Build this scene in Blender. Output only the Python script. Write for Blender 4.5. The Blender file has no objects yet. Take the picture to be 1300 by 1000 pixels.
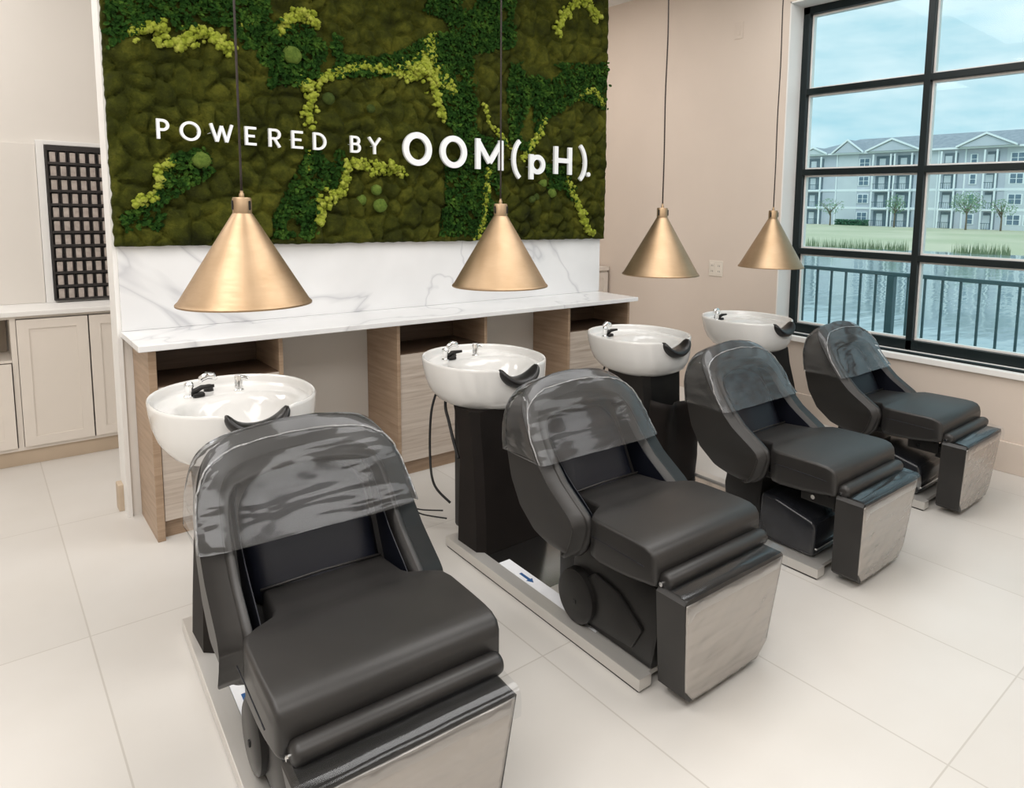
import bpy, bmesh, math, random
from mathutils import Vector, Matrix, noise
PI = math.pi
R = random.Random(7)
scn = bpy.context.scene
COL = scn.collection

# ------------------------------------------------------------------ camera
F_PX, PPX, PPY = 881.8, 771.6, 367.9
yaw, pitch, roll = 0.7456, 0.1153, 0.0208
Fv = Vector((math.sin(yaw)*math.cos(pitch), math.cos(yaw)*math.cos(pitch), -math.sin(pitch)))
r0 = Vector((math.cos(yaw), -math.sin(yaw), 0)); u0 = r0.cross(Fv)
rt = r0*math.cos(roll)+u0*math.sin(roll); up = -r0*math.sin(roll)+u0*math.cos(roll)
cd = bpy.data.cameras.new('camera'); cam = bpy.data.objects.new('camera', cd); COL.objects.link(cam)
cd.sensor_fit = 'HORIZONTAL'; cd.sensor_width = 36; cd.lens = 36*F_PX/1300
cd.shift_x = (650-PPX)/1300; cd.shift_y = (PPY-500)/1300
cd.clip_start = 0.05; cd.clip_end = 600
cam.matrix_world = Matrix(((rt.x, up.x, -Fv.x, -.5676), (rt.y, up.y, -Fv.y, -3.8824), (rt.z, up.z, -Fv.z, 1.7124), (0, 0, 0, 1)))
scn.camera = cam

# ------------------------------------------------------------------ view, world, lights
scn.view_settings.view_transform = 'Standard'; scn.view_settings.look = 'None'
scn.view_settings.gamma = 1; scn.view_settings.use_curve_mapping = False
scn.view_settings.exposure = 0.36
w = bpy.data.worlds.new('sky'); scn.world = w; w.use_nodes = True
nt = w.node_tree; nt.nodes.clear()
def wn(t, **k):
    n = nt.nodes.new(t)
    for a, b in k.items(): setattr(n, a, b)
    return n
tc = wn('ShaderNodeTexCoord'); mp = wn('ShaderNodeMapping'); mp.inputs['Scale'].default_value = (1.6, 1.6, 6)
nz = wn('ShaderNodeTexNoise'); nz.inputs['Scale'].default_value = 2.2; nz.inputs['Detail'].default_value = 6; nz.inputs['Roughness'].default_value = .55
rp = wn('ShaderNodeValToRGB'); rp.color_ramp.elements[0].position = .38; rp.color_ramp.elements[0].color = (.44, .70, .80, 1)
rp.color_ramp.elements[1].position = .66; rp.color_ramp.elements[1].color = (.86, .96, .99, 1)
bg = wn('ShaderNodeBackground'); bg.inputs['Strength'].default_value = .86; wo = wn('ShaderNodeOutputWorld')
nt.links.new(tc.outputs['Generated'], mp.inputs['Vector']); nt.links.new(mp.outputs[0], nz.inputs['Vector'])
nt.links.new(nz.outputs['Fac'], rp.inputs[0]); nt.links.new(rp.outputs[0], bg.inputs[0]); nt.links.new(bg.outputs[0], wo.inputs[0])

def area(name, loc, size, power, color, rot=(0, 0, 0), sy=None):
    l = bpy.data.lights.new(name, 'AREA'); l.energy = power; l.color = color; l.size = size
    if sy: l.shape = 'RECTANGLE'; l.size_y = sy
    o = bpy.data.objects.new(name, l); o.location = loc; o.rotation_euler = rot; COL.objects.link(o)
    return o
CEIL = 3.81
WARM = (1.0, .97, .94)
# unseen area lamps added under the ceiling to brighten the room
for x, y, p in ((-1.0, -1.4, 43), (1.6, -1.6, 33), (3.3, -1.4, 26), (-1.0, -4.2, 42), (1.6, -4.6, 34), (3.3, -4.6, 20), (-2.2, -2.8, 30)):
    area('ceiling_fill_light', (x, y, CEIL-.03), 1.7, p, WARM if x < 3 else (1.0, .99, .98))
area('ceiling_fill_light', (-1.3, 1.25, CEIL-.03), 1.2, 30, WARM)
area('ceiling_fill_light', (2.9, 1.35, CEIL-.03), 1.2, 22, (1, .94, .89))
# daylight coming down outside the big window
sun = bpy.data.lights.new('sun', 'SUN'); sun.energy = .9; sun.angle = .6; sun.color = (1, .97, .92)
so = bpy.data.objects.new('sun', sun); so.rotation_euler = (math.radians(20), math.radians(-42), 0); COL.objects.link(so)

# ------------------------------------------------------------------ materials
def mat(name, base, rough=.5, metal=0, **k):
    m = bpy.data.materials.new(name); m.use_nodes = True
    b = m.node_tree.nodes['Principled BSDF']
    b.inputs['Base Color'].default_value = (*base, 1); b.inputs['Roughness'].default_value = rough; b.inputs['Metallic'].default_value = metal
    for a, v in k.items(): b.inputs[a.replace('_', ' ')].default_value = v
    return m
class N:
    def __init__(s, m): s.t = m.node_tree; s.b = s.t.nodes.get('Principled BSDF')
    def n(s, t, inp=None, **k):
        n = s.t.nodes.new(t)
        for a, b in k.items(): setattr(n, a, b)
        for a, b in (inp or {}).items(): n.inputs[a].default_value = b
        return n
    def l(s, a, b): s.t.links.new(a, b)
    def coord(s, scale=(1, 1, 1), rot=(0, 0, 0), loc=(0, 0, 0)):
        c = s.n('ShaderNodeTexCoord'); m = s.n('ShaderNodeMapping', {'Scale': scale, 'Rotation': rot, 'Location': loc}); s.l(c.outputs['Object'], m.inputs[0]); return m.outputs[0]
    def noise(s, vec, scale, detail=4, rough=.5, dist=0):
        n = s.n('ShaderNodeTexNoise', {'Scale': scale, 'Detail': detail, 'Roughness': rough, 'Distortion': dist}); s.l(vec, n.inputs['Vector']); return n.outputs['Fac']
    def ramp(s, fac, stops):
        r = s.n('ShaderNodeValToRGB'); e = r.color_ramp.elements
        while len(e) < len(stops): e.new(.5)
        for q, (p, c) in zip(e, stops): q.position = p; q.color = (*c, 1)
        s.l(fac, r.inputs[0]); return r.outputs[0]
    def bump(s, h, strength, dist=.01):
        b = s.n('ShaderNodeBump', {'Strength': strength, 'Distance': dist}); s.l(h, b.inputs['Height']); s.l(b.outputs[0], s.b.inputs['Normal']); return b
M = {}
def noisy(name, c1, c2, rough, scale=8, bump=0, bscale=200, bd=.001, metal=0, stretch=(1, 1, 1), **k):
    m = mat(name, c1, rough, metal, **k); q = N(m); v = q.coord(stretch)
    q.l(q.ramp(q.noise(v, scale), [(.3, c1), (.7, c2)]), q.b.inputs['Base Color'])
    if bump: q.bump(q.noise(q.coord(), bscale, 2), bump, bd)
    M[name] = m; return m
noisy('vinyl', (.0135, .0125, .012), (.020, .0185, .0175), .42, 6, .035, 450, .0004, Specular_IOR_Level=.5)
noisy('neck_gel', (.009, .0085, .0085), (.013, .012, .012), .35, 6)
noisy('vinyl_shade_seam', (.004, .005, .009), (.007, .008, .014), .40, 6, .03, 450, .0004, Specular_IOR_Level=.30)  # vinyl copy darkened to put the backrest recess shade into colour; also seams
noisy('black_plastic', (.008, .0075, .0075), (.013, .012, .011), .42, 12, Specular_IOR_Level=.35)
noisy('motor_plastic', (.016, .017, .02), (.022, .024, .03), .25, 12)
noisy('pedestal_black', (.008, .006, .005), (.012, .009, .008), .6, 7, .3, 300, .001, Specular_IOR_Level=.18)
noisy('porcelain', (.74, .735, .72), (.77, .765, .75), .12, 4, Coat_Weight=.4)
noisy('chrome', (.82, .82, .82), (.88, .88, .88), .08, 4, metal=1)
noisy('steel_plate', (.55, .54, .52), (.62, .61, .59), .17, 4, metal=1)
noisy('aluminium', (.62, .60, .565), (.70, .68, .65), .33, 9, metal=.55, stretch=(1, .1, 1))
noisy('rubber', (.012, .012, .012), (.02, .02, .02), .7)
noisy('paper', (.80, .81, .84), (.86, .87, .9), .6, 20)
noisy('sticker_blue', (.02, .09, .25), (.03, .11, .3), .4)
noisy('ink', (.04, .04, .05), (.06, .06, .06), .5)
noisy('wall_paint', (.63, .545, .475), (.67, .58, .505), .75, 1.2, .15, 160, .001)
noisy('wall_white', (.69, .655, .61), (.72, .685, .64), .7, 1.2, .12, 160, .001)
noisy('trim_white', (.78, .77, .75), (.82, .81, .79), .5, 3)
noisy('ceiling_white', (.75, .74, .72), (.78, .77, .75), .8, 3)
noisy('cabinet_paint', (.72, .665, .60), (.75, .69, .625), .5, 2)
noisy('cabinet_dark', (.30, .25, .20), (.34, .28, .22), .6, 3)
noisy('kick_wood', (.48, .38, .28), (.55, .44, .33), .5, 3)
noisy('frame_black', (.004, .009, .010), (.007, .013, .014), .38, 5, Specular_IOR_Level=.3)
noisy('rack_black', (.012, .010, .010), (.02, .016, .015), .4, 5)
noisy('tube_box', (.34, .29, .26), (.50, .44, .40), .5, 30)
noisy('sign_white', (.85, .87, .89), (.9, .92, .94), .4, 5)
noisy('plate_ivory', (.70, .64, .56), (.74, .68, .6), .35, 5)
noisy('railing', (.05, .11, .13), (.07, .14, .16), .4, 5)
noisy('cord_brown', (.014, .008, .006), (.022, .012, .008), .6, 40)
noisy('facade', (.50, .54, .62), (.56, .60, .68), .8, .4)
noisy('facade_light', (.58, .63, .69), (.64, .69, .74), .8, .4)
noisy('facade_white', (.80, .86, .9), (.86, .9, .94), .7, .4)
noisy('roof_shingle', (.28, .31, .36), (.38, .41, .46), .85, 1.3)
noisy('far_glass', (.10, .17, .24), (.16, .24, .32), .2, .6)
noisy('recess_dark', (.13, .18, .22), (.18, .23, .28), .7, .6)
noisy('deck', (.3, .32, .33), (.36, .38, .38), .7, 5)
noisy('bark', (.16, .13, .10), (.24, .2, .16), .9, 8)
noisy('tree_leaf', (.12, .24, .13), (.24, .38, .22), .7, 1.5)
noisy('hedge_leaf', (.04, .14, .08), (.08, .22, .12), .7, 1.5)
noisy('reed', (.16, .22, .12), (.3, .36, .2), .8, 1.5)
noisy('bulb_glass', (.85, .84, .8), (.88, .86, .82), .25, 5)
# brushed brass
m = mat('brass', (.50, .36, .20), .45, 1); q = N(m); v = q.coord((1, 1, .15))
q.l(q.ramp(q.noise(q.coord((3, 3, 3)), 2, 4), [(.3, (.34, .235, .14)), (.7, (.43, .31, .20))]), q.b.inputs['Base Color'])
q.l(q.ramp(q.noise(q.coord((8, 8, 40)), 3, 3), [(.3, (.42, .42, .42)), (.7, (.50, .50, .50))]), q.b.inputs['Roughness']); M['brass'] = m
# marble / quartz
m = mat('marble', (.8, .8, .8), .18); q = N(m); v = q.coord()
n1 = q.noise(v, .75, 4, .5, 1.1); a = q.n('ShaderNodeMath', operation='SUBTRACT'); a.inputs[1].default_value = .5; q.l(n1, a.inputs[0])
b_ = q.n('ShaderNodeMath', operation='ABSOLUTE'); q.l(a.outputs[0], b_.inputs[0])
vein = q.ramp(b_.outputs[0], [(0, (.60, .605, .63)), (.005, (.72, .725, .74)), (.020, (.81, .815, .825))])
n2 = q.ramp(q.noise(v, 2.2, 3, .5), [(.35, (.90, .90, .90)), (.7, (1, 1, 1))])
mx = q.n('ShaderNodeMix', data_type='RGBA', blend_type='MULTIPLY'); mx.inputs[0].default_value = 1
q.l(vein, mx.inputs[6]); q.l(n2, mx.inputs[7]); q.l(mx.outputs[2], q.b.inputs['Base Color']); M['marble'] = m
# woods, grain along x (fronts) or along y (side panels)
def wood(name, c1, c2, c3, scale):
    m = mat(name, c1, .45); q = N(m); v = q.coord(scale)
    q.l(q.ramp(q.noise(v, 3, 6, .6, .6), [(.25, c1), (.5, c2), (.75, c3)]), q.b.inputs['Base Color']); q.bump(q.noise(v, 12, 3), .08, .002); M[name] = m
wood('wood_front', (.36, .29, .235), (.52, .445, .38), (.62, .55, .48), (.8, 1, 16))
wood('wood_side', (.27, .18, .115), (.37, .26, .175), (.46, .335, .235), (1, .8, 14))
wood('wood_dark', (.09, .055, .035), (.13, .08, .05), (.17, .11, .07), (.8, .8, 12))
# floor tiles
m = mat('floor_tile', (.7, .66, .6), .32); q = N(m)
br = q.n('ShaderNodeTexBrick', {'Scale': 1, 'Mortar Size': .0032, 'Mortar Smooth': .2, 'Bias': 0, 'Brick Width': .636, 'Row Height': 1.26}, offset=0, squash=1)
br.inputs['Color1'].default_value = (.60, .58, .55, 1); br.inputs['Color2'].default_value = (.64, .62, .592, 1); br.inputs['Mortar'].default_value = (.50, .475, .44, 1)
q.l(q.coord(loc=(-.326, -.62, 0)), br.inputs['Vector'])
cl = q.ramp(q.noise(q.coord(), 1.7, 3, .5), [(.3, (.94, .93, .915)), (.7, (1, 1, 1))])
mx = q.n('ShaderNodeMix', data_type='RGBA', blend_type='MULTIPLY'); mx.inputs[0].default_value = 1
q.l(br.outputs['Color'], mx.inputs[6]); q.l(cl, mx.inputs[7]); q.l(mx.outputs[2], q.b.inputs['Base Color'])
q.l(q.ramp(q.noise(q.coord(), 5, 4), [(.3, (.29, .29, .29)), (.7, (.33, .33, .33))]), q.b.inputs['Roughness']); M['floor_tile'] = m
# clear plastic bag
def clear(name, haze, wr, scale, stretch, tint, ior, rot):
    m = bpy.data.materials.new(name); m.use_nodes = True; q = N(m); q.t.nodes.remove(q.b)
    out = q.t.nodes['Material Output']
    tr = q.n('ShaderNodeBsdfTransparent'); tr.inputs[0].default_value = (*tint, 1)
    gl = q.n('ShaderNodeBsdfGlossy'); gl.inputs['Roughness'].default_value = .11; gl.inputs[0].default_value = (.95, .97, 1, 1)
    df = q.n('ShaderNodeBsdfDiffuse'); df.inputs[0].default_value = (.62, .61, .6, 1)
    fr = q.n('ShaderNodeFresnel'); fr.inputs[0].default_value = ior
    h = q.noise(q.coord(stretch, rot), scale, 2.2, .5, .5)
    b = q.n('ShaderNodeBump', {'Strength': wr, 'Distance': .03}); q.l(h, b.inputs['Height'])
    for s in (gl, fr, df): q.l(b.outputs[0], s.inputs['Normal'])
    m1 = q.n('ShaderNodeMixShader'); m1.inputs[0].default_value = haze; q.l(tr.outputs[0], m1.inputs[1]); q.l(df.outputs[0], m1.inputs[2])
    m2 = q.n('ShaderNodeMixShader'); q.l(fr.outputs[0], m2.inputs[0]); q.l(m1.outputs[0], m2.inputs[1]); q.l(gl.outputs[0], m2.inputs[2])
    q.l(m2.outputs[0], out.inputs[0]); M[name] = m
clear('clear_bag', .055, .42, 3.4, (.7, 1.2, 3.6), (.93, .94, .95), 1.42, (0, .12, 0))
clear('clear_seam', .35, .6, 30, (1, 1, 1), (.95, .96, .97), 1.8, (0, 0, 0))
clear('clear_wrap', .0, .2, 4, (.5, 1, 2), (.9, .91, .92), 1.5, (0, 0, 0))
# glossy grey film stretched on the leg rest front
m = mat('leg_film', (.40, .375, .35), .24, .55); q = N(m)
v = q.coord((1.2, 1, 9), (0, math.radians(-36), 0))
q.bump(q.noise(v, 2.2, 1, .4, .3), .42, .03); M['leg_film'] = m
# window glass
m = bpy.data.materials.new('window_glass'); m.use_nodes = True; q = N(m); q.t.nodes.remove(q.b)
tr = q.n('ShaderNodeBsdfTransparent'); tr.inputs[0].default_value = (.93, .985, .99, 1)
gl = q.n('ShaderNodeBsdfGlossy'); gl.inputs['Roughness'].default_value = .01
ms = q.n('ShaderNodeMixShader'); ms.inputs[0].default_value = .010
q.l(tr.outputs[0], ms.inputs[1]); q.l(gl.outputs[0], ms.inputs[2]); q.l(ms.outputs[0], q.t.nodes['Material Output'].inputs[0]); M['window_glass'] = m
# water
m = mat('pond_water', (.34, .43, .46), .05); q = N(m); q.bump(q.noise(q.coord((.35, 1.0, 1)), 1.1, 3), .10, .2); M['pond_water'] = m
noisy('grass', (.50, .52, .34), (.66, .62, .46), .9, .10)
# moss materials
def mossmat(name, c1, c2, c3, scale, bs):
    m = mat(name, c1, .9, Specular_IOR_Level=.12); q = N(m)
    q.l(q.ramp(q.noise(q.coord(), scale, 6, .7), [(.3, c1), (.5, c2), (.72, c3)]), q.b.inputs['Base Color'])
    q.bump(q.noise(q.coord(), bs, 4, .7), .9, .012); M[name] = m
mossmat('moss_flat', (.013, .016, .003), (.040, .046, .005), (.110, .112, .014), 6, 90)
mossmat('moss_ball', (.07, .12, .02), (.13, .20, .035), (.2, .28, .06), 40, 220)
mossmat('moss_ball_dark', (.035, .055, .012), (.06, .09, .02), (.1, .13, .03), 40, 220)
mossmat('moss_lime', (.20, .26, .02), (.36, .42, .05), (.56, .58, .13), 25, 160)
mossmat('moss_leaf', (.005, .019, .003), (.017, .056, .007), (.085, .165, .022), 13, 60)

# ------------------------------------------------------------------ mesh helpers
ORG = Vector((0, 0, 0))       # origin of the thing being built; meshes are given in room coordinates
def obj(name, bm, m, parent=None, smooth=False, recalc=True):
    if recalc: bmesh.ops.recalc_face_normals(bm, faces=bm.faces)
    me = bpy.data.meshes.new(name)
    if parent is not None:
        o_ = parent
        off = Vector((0, 0, 0))
        while o_ is not None: off += o_.location; o_ = o_.parent
        bmesh.ops.translate(bm, verts=bm.verts, vec=-off)
    bm.to_mesh(me); bm.free()
    me.materials.append(M[m] if isinstance(m, str) else m)
    if smooth is not False:
        for p in me.polygons: p.use_smooth = True
        if smooth is not True: me.set_sharp_from_angle(angle=math.radians(smooth))
    o = bpy.data.objects.new(name, me); COL.objects.link(o)
    if parent is not None: o.parent = parent
    return o
def thing(name, label, cat, loc=(0, 0, 0), group=None):
    o = bpy.data.objects.new(name, None); COL.objects.link(o); o.location = loc; o.empty_display_size = .1
    o['label'] = label; o['category'] = cat
    if group: o['group'] = group
    return o
def tag(o, label, cat, group=None):
    o['label'] = label; o['category'] = cat
    if group: o['group'] = group
    return o
def struct(name, bm, m, smooth=False):
    o = obj(name, bm, m, None, smooth); o['kind'] = 'structure'; return o
def box(bm, x0, x1, y0, y1, z0, z1, bev=0, seg=2):
    b = bmesh.new()
    vs = [b.verts.new(p) for p in ((x0, y0, z0), (x1, y0, z0), (x1, y1, z0), (x0, y1, z0), (x0, y0, z1), (x1, y0, z1), (x1, y1, z1), (x0, y1, z1))]
    for f in ((0, 3, 2, 1), (4, 5, 6, 7), (0, 1, 5, 4), (1, 2, 6, 5), (2, 3, 7, 6), (3, 0, 4, 7)): b.faces.new([vs[i] for i in f])
    if bev: bmesh.ops.bevel(b, geom=b.edges[:], offset=bev, segments=seg, affect='EDGES', profile=.5)
    merge(bm, b); return bm
def merge(bm, b):
    mp_ = {v: bm.verts.new(v.co) for v in b.verts}
    for f in b.faces:
        try: bm.faces.new([mp_[v] for v in f.verts])
        except ValueError: pass
    b.free()
def B(*a, **k): bm = bmesh.new(); return box(bm, *a, **k)
def prism(bm, pts, axis, a0, a1, bev=0, seg=2):
    # pts in the two other axes; axis 'X': (y,z); 'Y': (x,z); 'Z': (x,y)
    b = bmesh.new()
    def P(p, a): return {'X': (a, p[0], p[1]), 'Y': (p[0], a, p[1]), 'Z': (p[0], p[1], a)}[axis]
    A = [b.verts.new(P(p, a0)) for p in pts]; C = [b.verts.new(P(p, a1)) for p in pts]; n = len(pts)
    b.faces.new(A); b.faces.new(C[::-1])
    for i in range(n): b.faces.new((A[i], A[(i+1) % n], C[(i+1) % n], C[i]))
    bmesh.ops.recalc_face_normals(b, faces=b.faces)
    if bev: bmesh.ops.bevel(b, geom=b.edges[:], offset=bev, segments=seg, affect='EDGES', profile=.5)
    merge(bm, b); return bm
def loft(bm, loops, cap0=True, cap1=True, closed=True):
    L = [[bm.verts.new(p) for p in lp] for lp in loops]; n = len(L[0])
    for a, b in zip(L, L[1:]):
        for i in range(n if closed else n-1):
            j = (i+1) % n
            bm.faces.new((a[i], a[j], b[j], b[i]))
    if closed and cap0: bm.faces.new(L[0][::-1])
    if closed and cap1: bm.faces.new(L[-1])
    return bm
def tube(bm, pts, r, n=8, closed=False):
    pts = [Vector(p) for p in pts]; loops = []; prev = None
    for i, p in enumerate(pts):
        d = (pts[min(i+1, len(pts)-1)]-pts[max(i-1, 0)]).normalized()
        a = prev if prev is not None and abs(prev.dot(d)) < .95 else (Vector((0, 0, 1)) if abs(d.z) < .9 else Vector((1, 0, 0)))
        u = (a-d*a.dot(d)).normalized(); v_ = d.cross(u); prev = u
        rr = r[i] if isinstance(r, (list, tuple)) else r
        loops.append([p+(u*math.cos(t)+v_*math.sin(t))*rr for t in [2*PI*k/n for k in range(n)]])
    return loft(bm, loops)
def lathe(bm, prof, c, n=32, axis='Z', cap0=True, cap1=True):
    loops = []
    for r, h in prof:
        lp = []
        for k in range(n):
            t = 2*PI*k/n; a, b = r*math.cos(t), r*math.sin(t)
            lp.append(Vector(c)+Vector({'Z': (a, b, h), 'X': (h, a, b), 'Y': (a, h, b)}[axis]))
        loops.append(lp)
    return loft(bm, loops, cap0, cap1)
def catmull(P, k=8):
    P = [Vector(p) for p in P]; out = []
    for i in range(len(P)-1):
        a, b, c, d = P[max(i-1, 0)], P[i], P[i+1], P[min(i+2, len(P)-1)]
        for j in range(k):
            t = j/k; out.append(.5*((2*b)+(c-a)*t+(2*a-5*b+4*c-d)*t*t+(3*b-a-3*c+d)*t**3))
    out.append(P[-1]); return out
def lerp(tab, x):
    if x <= tab[0][0]: return tab[0][1]
    for (a, b), (c, d) in zip(tab, tab[1:]):
        if x <= c: return b+(d-b)*(x-a)/(c-a)
    return tab[-1][1]
def sstep(a, b, x):
    t = min(1, max(0, (x-a)/(b-a))); return t*t*(3-2*t)
def rrect2(w, h, rt_, rb, n=5):
    out = []
    for (sx, sy, a0, r) in ((1, 1, 0, rt_), (-1, 1, 90, rt_), (-1, -1, 180, rb), (1, -1, 270, rb)):
        cx, cy = sx*(w-r), sy*(h-r)
        for k in range(n+1):
            t = math.radians(a0+90*k/n); out.append((cx+r*math.cos(t), cy+r*math.sin(t)))
    return out
def rrect(w, h, r, n=5):
    # rounded rectangle centred on 0, half sizes w,h
    r = min(r, w*.999, h*.999); out = []
    for (cx, cy, a0) in ((w-r, h-r, 0), (-(w-r), h-r, 90), (-(w-r), -(h-r), 180), (w-r, -(h-r), 270)):
        for k in range(n+1):
            t = math.radians(a0+90*k/n); out.append((cx+r*math.cos(t), cy+r*math.sin(t)))
    return out

# ------------------------------------------------------------------ room shell
WX = 4.52
BY = 2.2
LX = -3.2
FY = -6.6
struct('floor', B(LX, WX+.25, FY, BY+.1, -.1, 0), 'floor_tile')
struct('ceiling', B(LX, WX+.25, FY, BY+.1, CEIL, CEIL+.1), 'ceiling_white')
struct('wall_back', B(LX, WX+.25, BY, BY+.15, 0, CEIL), 'wall_white')
struct('wall_left', B(LX-.15, LX, FY, BY+.15, 0, CEIL), 'wall_white')
struct('wall_front', B(LX-.15, WX+.25, FY-.15, FY, 0, CEIL), 'wall_white')
WY0, WY1, WZ0, WZ1 = -.512, -3.78, .665, 3.43
bm = bmesh.new()
box(bm, WX, WX+.25, WY0, BY, 0, CEIL); box(bm, WX, WX+.25, FY, WY1, 0, CEIL)
box(bm, WX, WX+.25, WY1, WY0, 0, WZ0); box(bm, WX, WX+.25, WY1, WY0, WZ1, CEIL)
struct('wall_right', bm, 'wall_paint')
# white window reveals and sill
bm = bmesh.new()
box(bm, WX-.004, WX+.235, WY0-.012, WY0, WZ0, WZ1); box(bm, WX-.004, WX+.235, WY1, WY1+.012, WZ0, WZ1); box(bm, WX-.004, WX+.235, WY1, WY0, WZ1-.012, WZ1)
struct('trim_1', bm, 'trim_white')
struct('trim_2', B(WX-.03, WX+.235, WY1-.03, WY0+.03, WZ0-.02, WZ0+.022, bev=.004), 'trim_white')
struct('trim_3', B(WX+.025, WX+.075, WY1+.02, WY0-.02, WZ0+.022, WZ0+.034), 'frame_black')
# window frame with mullions, panes
FX0, FX1 = 4.70, 4.755
cols = [WY0-.012, -1.59, -2.68, WY1+.012]
bars = [3.418, 2.727, 2.06, 1.392, .735]
bm = bmesh.new()
box(bm, FX0, FX1, cols[0]-.062, cols[0], WZ0+.022, WZ1-.012, bev=.004)
box(bm, FX0, FX1, cols[3], cols[3]+.062, WZ0+.022, WZ1-.012, bev=.004)
for y in cols[1:3]: box(bm, FX0, FX1, y-.025, y+.025, WZ0+.022, WZ1-.012, bev=.004)
for i, z in enumerate(bars):
    if i == 0: box(bm, FX0, FX1, cols[3], cols[0], z-.062, z, bev=.004)
    elif i == 4: box(bm, FX0, FX1, cols[3], cols[0], z-.048, z+.030, bev=.004)
    else: box(bm, FX0+.003, FX1, cols[3], cols[0], z-.025, z+.025, bev=.004)
win = struct('window_1', bm, 'frame_black')
# slim inner beads around every pane, then the glass
bm = bmesh.new()
for j in range(3):
    for i in range(4):
        ya = cols[j]-(.062 if j == 0 else .025); yb = cols[j+1]+(.062 if j == 2 else .025)
        za = bars[i]-(.062 if i == 0 else .025); zb = bars[i+1]+(.03 if i == 3 else .025)
        x0, x1, t = FX1-.01, FX1+.03, .014
        box(bm, x0, x1, ya-t, ya, zb, za); box(bm, x0, x1, yb, yb+t, zb, za); box(bm, x0, x1, yb+t, ya-t, za-t, za); box(bm, x0, x1, yb+t, ya-t, zb, zb+t)
obj('glazing_bead', bm, 'trim_white', win)
bm = bmesh.new()
for j in range(3):
    for i in range(4):
        ya = cols[j]-.02; yb = cols[j+1]+.02; za = bars[i]-.02; zb = bars[i+1]+.02
        box(bm, FX1-.004, FX1+.002, yb, ya, zb, za)
obj('glass_pane', bm, 'window_glass', win)
# baseboards
struct('baseboard_right', B(WX-.018, WX, FY, BY, 0, .21, bev=.003), 'wall_paint')
# partition carrying moss and splash
PF = .512
struct('wall_partition', B(-.003, 3.37, PF+.001, .70, 0, CEIL), 'wall_white')
struct('baseboard_partition', B(-.045, -.003, .615, .70, 0, .15, bev=.004), 'kick_wood')
struct('trim_4', B(-.02, .001, .50, .70, .0, CEIL), 'trim_white')

# ------------------------------------------------------------------ counter, splash, under-counter cabinets
t = tag(obj('marble_backsplash', B(.0, 3.37, PF-.02, PF, 1.0205, 1.475, bev=.002), 'marble'), 'tall white marble backsplash with grey veins under the moss panel', 'backsplash')
t = tag(obj('marble_countertop', B(-.005, 3.352, 0, PF-.001, .989, 1.02, bev=.003), 'marble'), 'long white veined marble countertop over the wooden cabinets', 'countertop')
def cabinet(x0, x1, label, lw):
    y0, y1, zt, zn = .085, PF-.004, .9885, .79
    c = thing('wooden_cabinet', label, 'cabinet', ((x0+x1)/2, (y0+y1)/2, 0), 'wooden cabinets under the marble counter')
    bm = bmesh.new(); box(bm, x0, x0+lw, y0-.012, y1, 0, zt, bev=.0015); obj('side_panel', bm, 'wood_side', c)
    bm = bmesh.new(); box(bm, x1-.022, x1, y0-.0, y1, 0, zt, bev=.0015); obj('side_panel', bm, 'wood_side', c)
    bm = bmesh.new(); box(bm, x0+lw, x1-.022, y0+.02, y1, zn-.02, zn); box(bm, x0+lw, x1-.022, y1-.012, y1, zn, zt); box(bm, x0+lw, x1-.022, y0+.03, y1-.012, zt-.012, zt)
    obj('open_shelf', bm, 'wood_dark', c)
    obj('door', B(x0+lw+.003, x1-.024, y0-.004, y0+.016, .098, zn-.003, bev=.0015), 'wood_front', c)
    obj('toe_kick', B(x0+lw, x1-.022, y0+.035, y0+.05, 0, .096), 'wood_side', c)
    return c
cabinet(.043, .672, 'wooden cabinet at the left end of the marble counter, beside the nearest basin', .034)
cabinet(1.332, 1.99, 'wooden cabinet under the middle of the marble counter, behind the second basin', .022)
cabinet(2.69, 3.34, 'wooden cabinet at the right end of the marble counter, behind the third basin', .022)

# ------------------------------------------------------------------ moss wall panel
LIME = [([(0.108,2.545),(0.167,2.586),(0.23,2.598),(0.258,2.54),(0.314,2.518),(0.379,2.594),(0.443,2.613),(0.502,2.583),(0.574,2.545)],.035),
 ([(0.817,2.69),(0.884,2.772),(0.964,2.805),(1.04,2.757)],.032),
 ([(0.917,2.424),(0.988,2.388),(1.055,2.452),(1.199,2.528),(1.349,2.569),(1.473,2.558)],.026),
 ([(0.964,2.176),(0.976,2.259),(0.988,2.388)],.032), ([(1.505,2.553),(1.642,2.613),(1.755,2.67),(1.785,2.816)],.045),
 ([(1.613,2.554),(1.754,2.599),(1.853,2.588),(1.901,2.542),(1.942,2.47)],.05), ([(1.754,2.599),(1.8,2.503),(1.828,2.404),(1.857,2.313)],.03),
 ([(0.266,1.925),(0.21,1.873),(0.193,1.79),(0.162,1.728),(0.074,1.693)],.022),
 ([(1.577,1.92),(1.468,1.955),(1.337,1.947),(1.211,1.969),(1.184,1.876),(1.147,1.779),(1.045,1.714),(1.018,1.594)],.032),
 ([(2.847,3.037),(2.906,3.176),(3.038,3.308),(3.159,3.315),(3.262,3.197)],.032), ([(2.188,2.446),(2.227,2.313),(2.349,2.213),(2.418,2.133)],.015),
 ([(2.525,2.066),(2.633,2.207),(2.743,2.381)],.022), ([(3.093,2.612),(3.217,2.658),(3.331,2.566)],.022),
 ([(2.228,1.98),(2.215,1.783),(2.182,1.585),(2.116,1.501)],.022), ([(2.968,1.94),(3.053,1.775),(3.157,1.586),(3.245,1.502)],.026),
 ([(0.965,2.029),(0.966,1.899)],.012), ([(0.59,2.657),(0.68,2.707)],.012)]
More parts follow.
